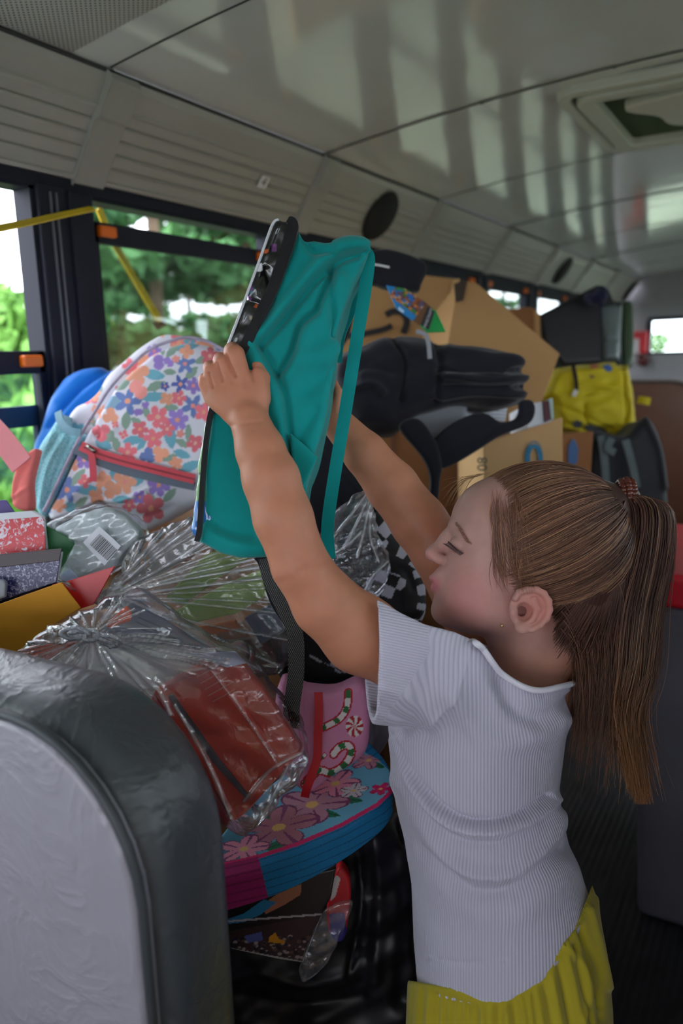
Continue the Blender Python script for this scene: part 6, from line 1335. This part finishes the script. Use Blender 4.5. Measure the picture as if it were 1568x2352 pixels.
# ---------------------------------------------------------------- far end of the pile
M_YEL = cloth('yellow_nylon', lin(194, 174, 16), rough=.6, b=.15)
yb = thing('backpack', baseof(1380, 1015, 2.3), 'bright yellow backpack hanging below the black bin', 'backpack')
soft('body', 2.3, [(1292, 838), (1322, 832), (1380, 828), (1423, 822), (1427, 832), (1452, 829), (1457, 850), (1466, 893), (1473, 969), (1470, 998), (1432, 1019), (1414, 1006), (1390, 995), (1340, 992), (1294, 986), (1273, 952), (1266, 922), (1240, 914), (1270, 851)], -10, 130, M_YEL, yb, rnd=12, h=2.4, curve=False, puff=20, wob=(1.5, 40), lines=[([(1345, 905), (1400, 895), (1436, 905), (1440, 960), (1400, 985), (1350, 975), (1342, 930)], 4, -5), ([(1330, 880), (1390, 890), (1432, 900)], 5, 5), ([(1432, 830), (1434, 900), (1440, 980)], 4, -6), ([(1280, 930), (1330, 950), (1400, 985)], 5, -4), ([(1360, 940), (1400, 930)], 14, 5)])
card('patch', [(1384, 840), (1398, 836), (1408, 846), (1402, 854), (1386, 852)], 2.288, .003, mg('blue_patch', (30, 80, 150)), yb); card('patch', [(1356, 838), (1372, 836), (1374, 844), (1358, 848)], 2.288, .003, mg('rust_patch', (150, 80, 50)), yb); card('patch', [(1352, 858), (1378, 852), (1374, 864), (1356, 870)], 2.288, .003, mg('brown_patch', (110, 84, 40)), yb)
zy = strap('zipper', [(1316, 840, 2.285), (1322, 870, 2.282), (1324, 900, 2.282)], .010, .004, M_BLK, yb); strap('zipper_pull', [(1323, 896, 2.278), (1316, 910, 2.278)], .012, .004, mat('silver_pull', lin(200, 200, 200), rough=.3), zy)
strap('strap_tab', [(1464, 918, 2.30), (1478, 920, 2.29), (1492, 923, 2.29)], .022, .006, M_YEL, yb); strap('compression_strap', [(1296, 976, 2.28), (1330, 986, 2.275), (1366, 1004, 2.28)], .012, .004, M_YEL, yb)
card('buckle', [(1314, 972), (1324, 964), (1338, 970), (1332, 984), (1318, 982)], 2.272, .008, M_DARK, yb); card('buckle', [(1342, 978), (1354, 974), (1390, 986), (1392, 998), (1372, 1000), (1346, 988)], 2.272, .008, M_DARK, yb)
tb2 = thing('storage_tote', baseof(1340, 840, 2.55), 'tipped black plastic tote standing on the pile under the far windows', 'bin')
M_TOTE = mat('black_tote_plastic', lin(30, 29, 36), rough=.4, var=.1); M_TOTE2 = mat('grey_green_tote_edge', lin(96, 108, 108), rough=.22, var=.1)
soft('body', 2.55, [(1238, 722), (1300, 690), (1374, 652), (1400, 662), (1412, 694), (1424, 700), (1424, 830), (1294, 838), (1262, 800), (1248, 776)], -10, 170, M_TOTE, tb2, rnd=8, h=3, curve=False)
soft('corner', 2.55, [(1386, 702), (1416, 696), (1424, 704), (1424, 826), (1386, 826)], -22, 40, M_TOTE2, tb2, rnd=12, h=2.4, curve=False, lines=[([(1386, 778), (1424, 780)], 2.5, -4)])
soft('rolled_jacket', 2.45, [(1352, 676), (1364, 662), (1384, 652), (1400, 660), (1402, 680), (1388, 694), (1364, 692)], -10, 40, cloth('navy_cloth', lin(22, 26, 56)), None, rnd=12, h=2.4, wob=(3, 26), puff=16)
tag(bpy.data.objects['rolled_jacket'], 'navy cloth bundle on top of the tipped black tote', 'cloth')
soft('bottle', 2.7, [(1436, 690), (1450, 690), (1456, 710), (1458, 830), (1432, 834), (1430, 710)], -12, 14, mat('olive_bottle_plastic', lin(60, 78, 56), rough=.3), None, rnd=10, h=2.6); tag(bpy.data.objects['bottle'], 'dark olive bottle standing right of the black tote', 'bottle')
soft('dark_backpack', 2.15, [(1360, 1000), (1390, 990), (1440, 1000), (1480, 960), (1510, 980), (1530, 1060), (1540, 1180), (1530, 1300), (1400, 1320), (1350, 1240), (1346, 1100)], 0, 150, cloth('charcoal_nylon', lin(34, 36, 44), rough=.6), None, rnd=20, h=4, lines=[([(1480, 960), (1512, 1030), (1526, 1120)], 6, 7)]); dbk = bpy.data.objects['dark_backpack']; tag(dbk, 'charcoal backpack with grey straps hanging under the yellow one', 'backpack')
M_GRS = cloth('grey_strap', lin(92, 104, 108)); 
for pts in ([(1380, 1000, 2.13), (1388, 1060, 2.13), (1392, 1130, 2.13)], [(1436, 1010, 2.13), (1452, 1070, 2.13), (1462, 1120, 2.13)], [(1404, 1006, 2.125), (1396, 1030, 2.125), (1412, 1040, 2.125)]):
    P = spline(PW(pts, 1), 6); MB().ribbon(list(P), .02, .004, -E3).build('strap', M_GRS, dbk)
RY = Y1B - .07; OY = lambda pts, y: [onY(a_, b_2, y) for a_, b_2 in pts]
rb = thing('first_aid_box', tuple(map(float, onY(1465, 815, RY))), 'small bright red and white box on the rear wall beside the window', 'box')
MB().prism(OY([(1446, 762), (1486, 760), (1484, 812), (1448, 814)], RY), (0, .069, 0)).build('case', mat('red_enamel', lin(216, 22, 40), rough=.4, var=.05), rb, bevel=.01); MB().prism(OY([(1444, 780), (1466, 778), (1466, 812), (1440, 810)], RY - .01), (0, .012, 0)).build('label', mat('white_enamel', lin(226, 214, 218), rough=.4, var=.05), rb)
MB().ball(onY(1476, 829, RY + .02), (.045, .04, .045), 12, 8).build('knob', mat('maroon_rubber', lin(90, 28, 32), rough=.5), rb, True)
# tote with a red lid at the right edge of the aisle
rl = onZ(1545, 1330, 0.80)
tx, ty = 1.012, 1.66
tt_ = thing('storage_tote', (tx + .15, ty + .2, 0), 'grey plastic tote with a bright red lid at the right edge of the aisle', 'bin')
MB().prism([(tx, ty, 0), (tx + .34, ty, 0), (tx + .38, ty, .735), (tx - .03, ty, .735)], (0, .46, 0)).build('tub', mat('grey_tote_plastic', lin(112, 112, 124), rough=.45, var=.15), tt_, bevel=.02, seg=3)
MB().box((tx - .028, ty - .03, .735), (tx + .40, ty + .49, .805)).build('lid', mat('red_lid_plastic', lin(228, 28, 52), rough=.4, var=.04), tt_, bevel=.012, seg=3)

# ---------------------------------------------------------------- yellow straps at the window
M_YST = mat('yellow_webbing', lin(226, 190, 20), rough=.5, bump=.4, bscale=500)
e1 = onX(214, 479, .02); s1 = thing('window_strap', tuple(onX(214, 500, .02)), 'yellow webbing strap running left from the window latch', 'strap', 'yellow straps at the window')
MB().ribbon([U(-80, 540, 1.10), U(60, 512, 1.28), U(150, 492, 1.45), e1], .013, .003, (0.5, 0.2, 0.8)).build('webbing', M_YST, s1)
s2 = thing('window_strap', tuple(onX(372, 750, -.08)), 'yellow webbing strap with a black clip hanging outside the window', 'strap', 'yellow straps at the window')
MB().ribbon([onX(226, 478, -.05), onX(252, 540, -.075), onX(310, 640, -.08), onX(368, 738, -.08)], .016, .004, (1, -.2, 0)).build('webbing', M_YST, s2)
MB().prism([onX(356, 738, -.08), onX(378, 730, -.08), onX(386, 748, -.08), onX(366, 758, -.08)], (-.012, 0, 0)).build('clip', M_DARK, s2, bevel=.003)

# ---------------------------------------------------------------- unseen cartons across the aisle, added to keep light off the child's side
for i_, (x0_, x1_, y0_, y1_, z1_, col_, lab_) in enumerate(((1.56, 2.24, -1.10, -0.35, 1.12, (178, 140, 100), 'tall kraft carton added out of view to block light, nearest to the front'), (1.58, 2.24, -0.30, 0.40, 1.16, (206, 200, 196), 'tall white carton added out of view to block light, beside the camera'), (1.56, 2.24, 0.46, 1.20, 1.12, (120, 126, 150), 'tall blue grey carton added out of view to block light, opposite the child'), (1.58, 2.24, 1.26, 2.0, 1.12, (178, 140, 100), 'tall kraft carton added out of view to block light, past the blue grey one'))):
    t = thing('light_block_carton', ((x0_ + x1_) / 2, (y0_ + y1_) / 2, 0), lab_, 'box', 'added light-blocking cartons across the aisle'); MB().box((x0_, y0_, 0), (x1_, y1_, z1_)).build('body', mat('carton_card_%d' % i_, lin(*col_), rough=.8), t, bevel=.004); MB().box((x0_ - .001, (y0_ + y1_) / 2 - .03, z1_ - .2), (x0_, (y0_ + y1_) / 2 + .03, z1_)).build('tape', mg('brown_tape', (120, 76, 52)), t)

# ---------------------------------------------------------------- cartons the pile rests on (glimpsed between the bags)
def carton(x0, x1, y0, y1, z0, z1, lab):
    t = thing('cardboard_box', ((x0 + x1) / 2, (y0 + y1) / 2, z0), lab, 'box', 'cardboard boxes'); MB().box((x0, y0, z0), (x1, y1, z1)).build('body', M_K2, t, bevel=.004)
    MB().box(((x0 + x1) / 2 - .025, y0 - .001, z1 - .12), ((x0 + x1) / 2 + .025, y0, z1)).build('tape', mg('brown_tape', (120, 76, 52)), t)
carton(0.04, 0.50, 0.89, 1.08, 0.0, 0.84, 'brown carton under the notebooks by the window'); carton(0.50, 0.80, 1.10, 1.50, 0.0, 0.62, 'brown carton deep in the pile under the black duffel')
carton(0.04, 0.46, 1.10, 1.62, 0.0, 0.95, 'brown carton under the floral backpack'); carton(0.14, 0.60, 2.15, 2.60, 0.0, 0.72, 'wide carton on the floor under the yellow backpack')
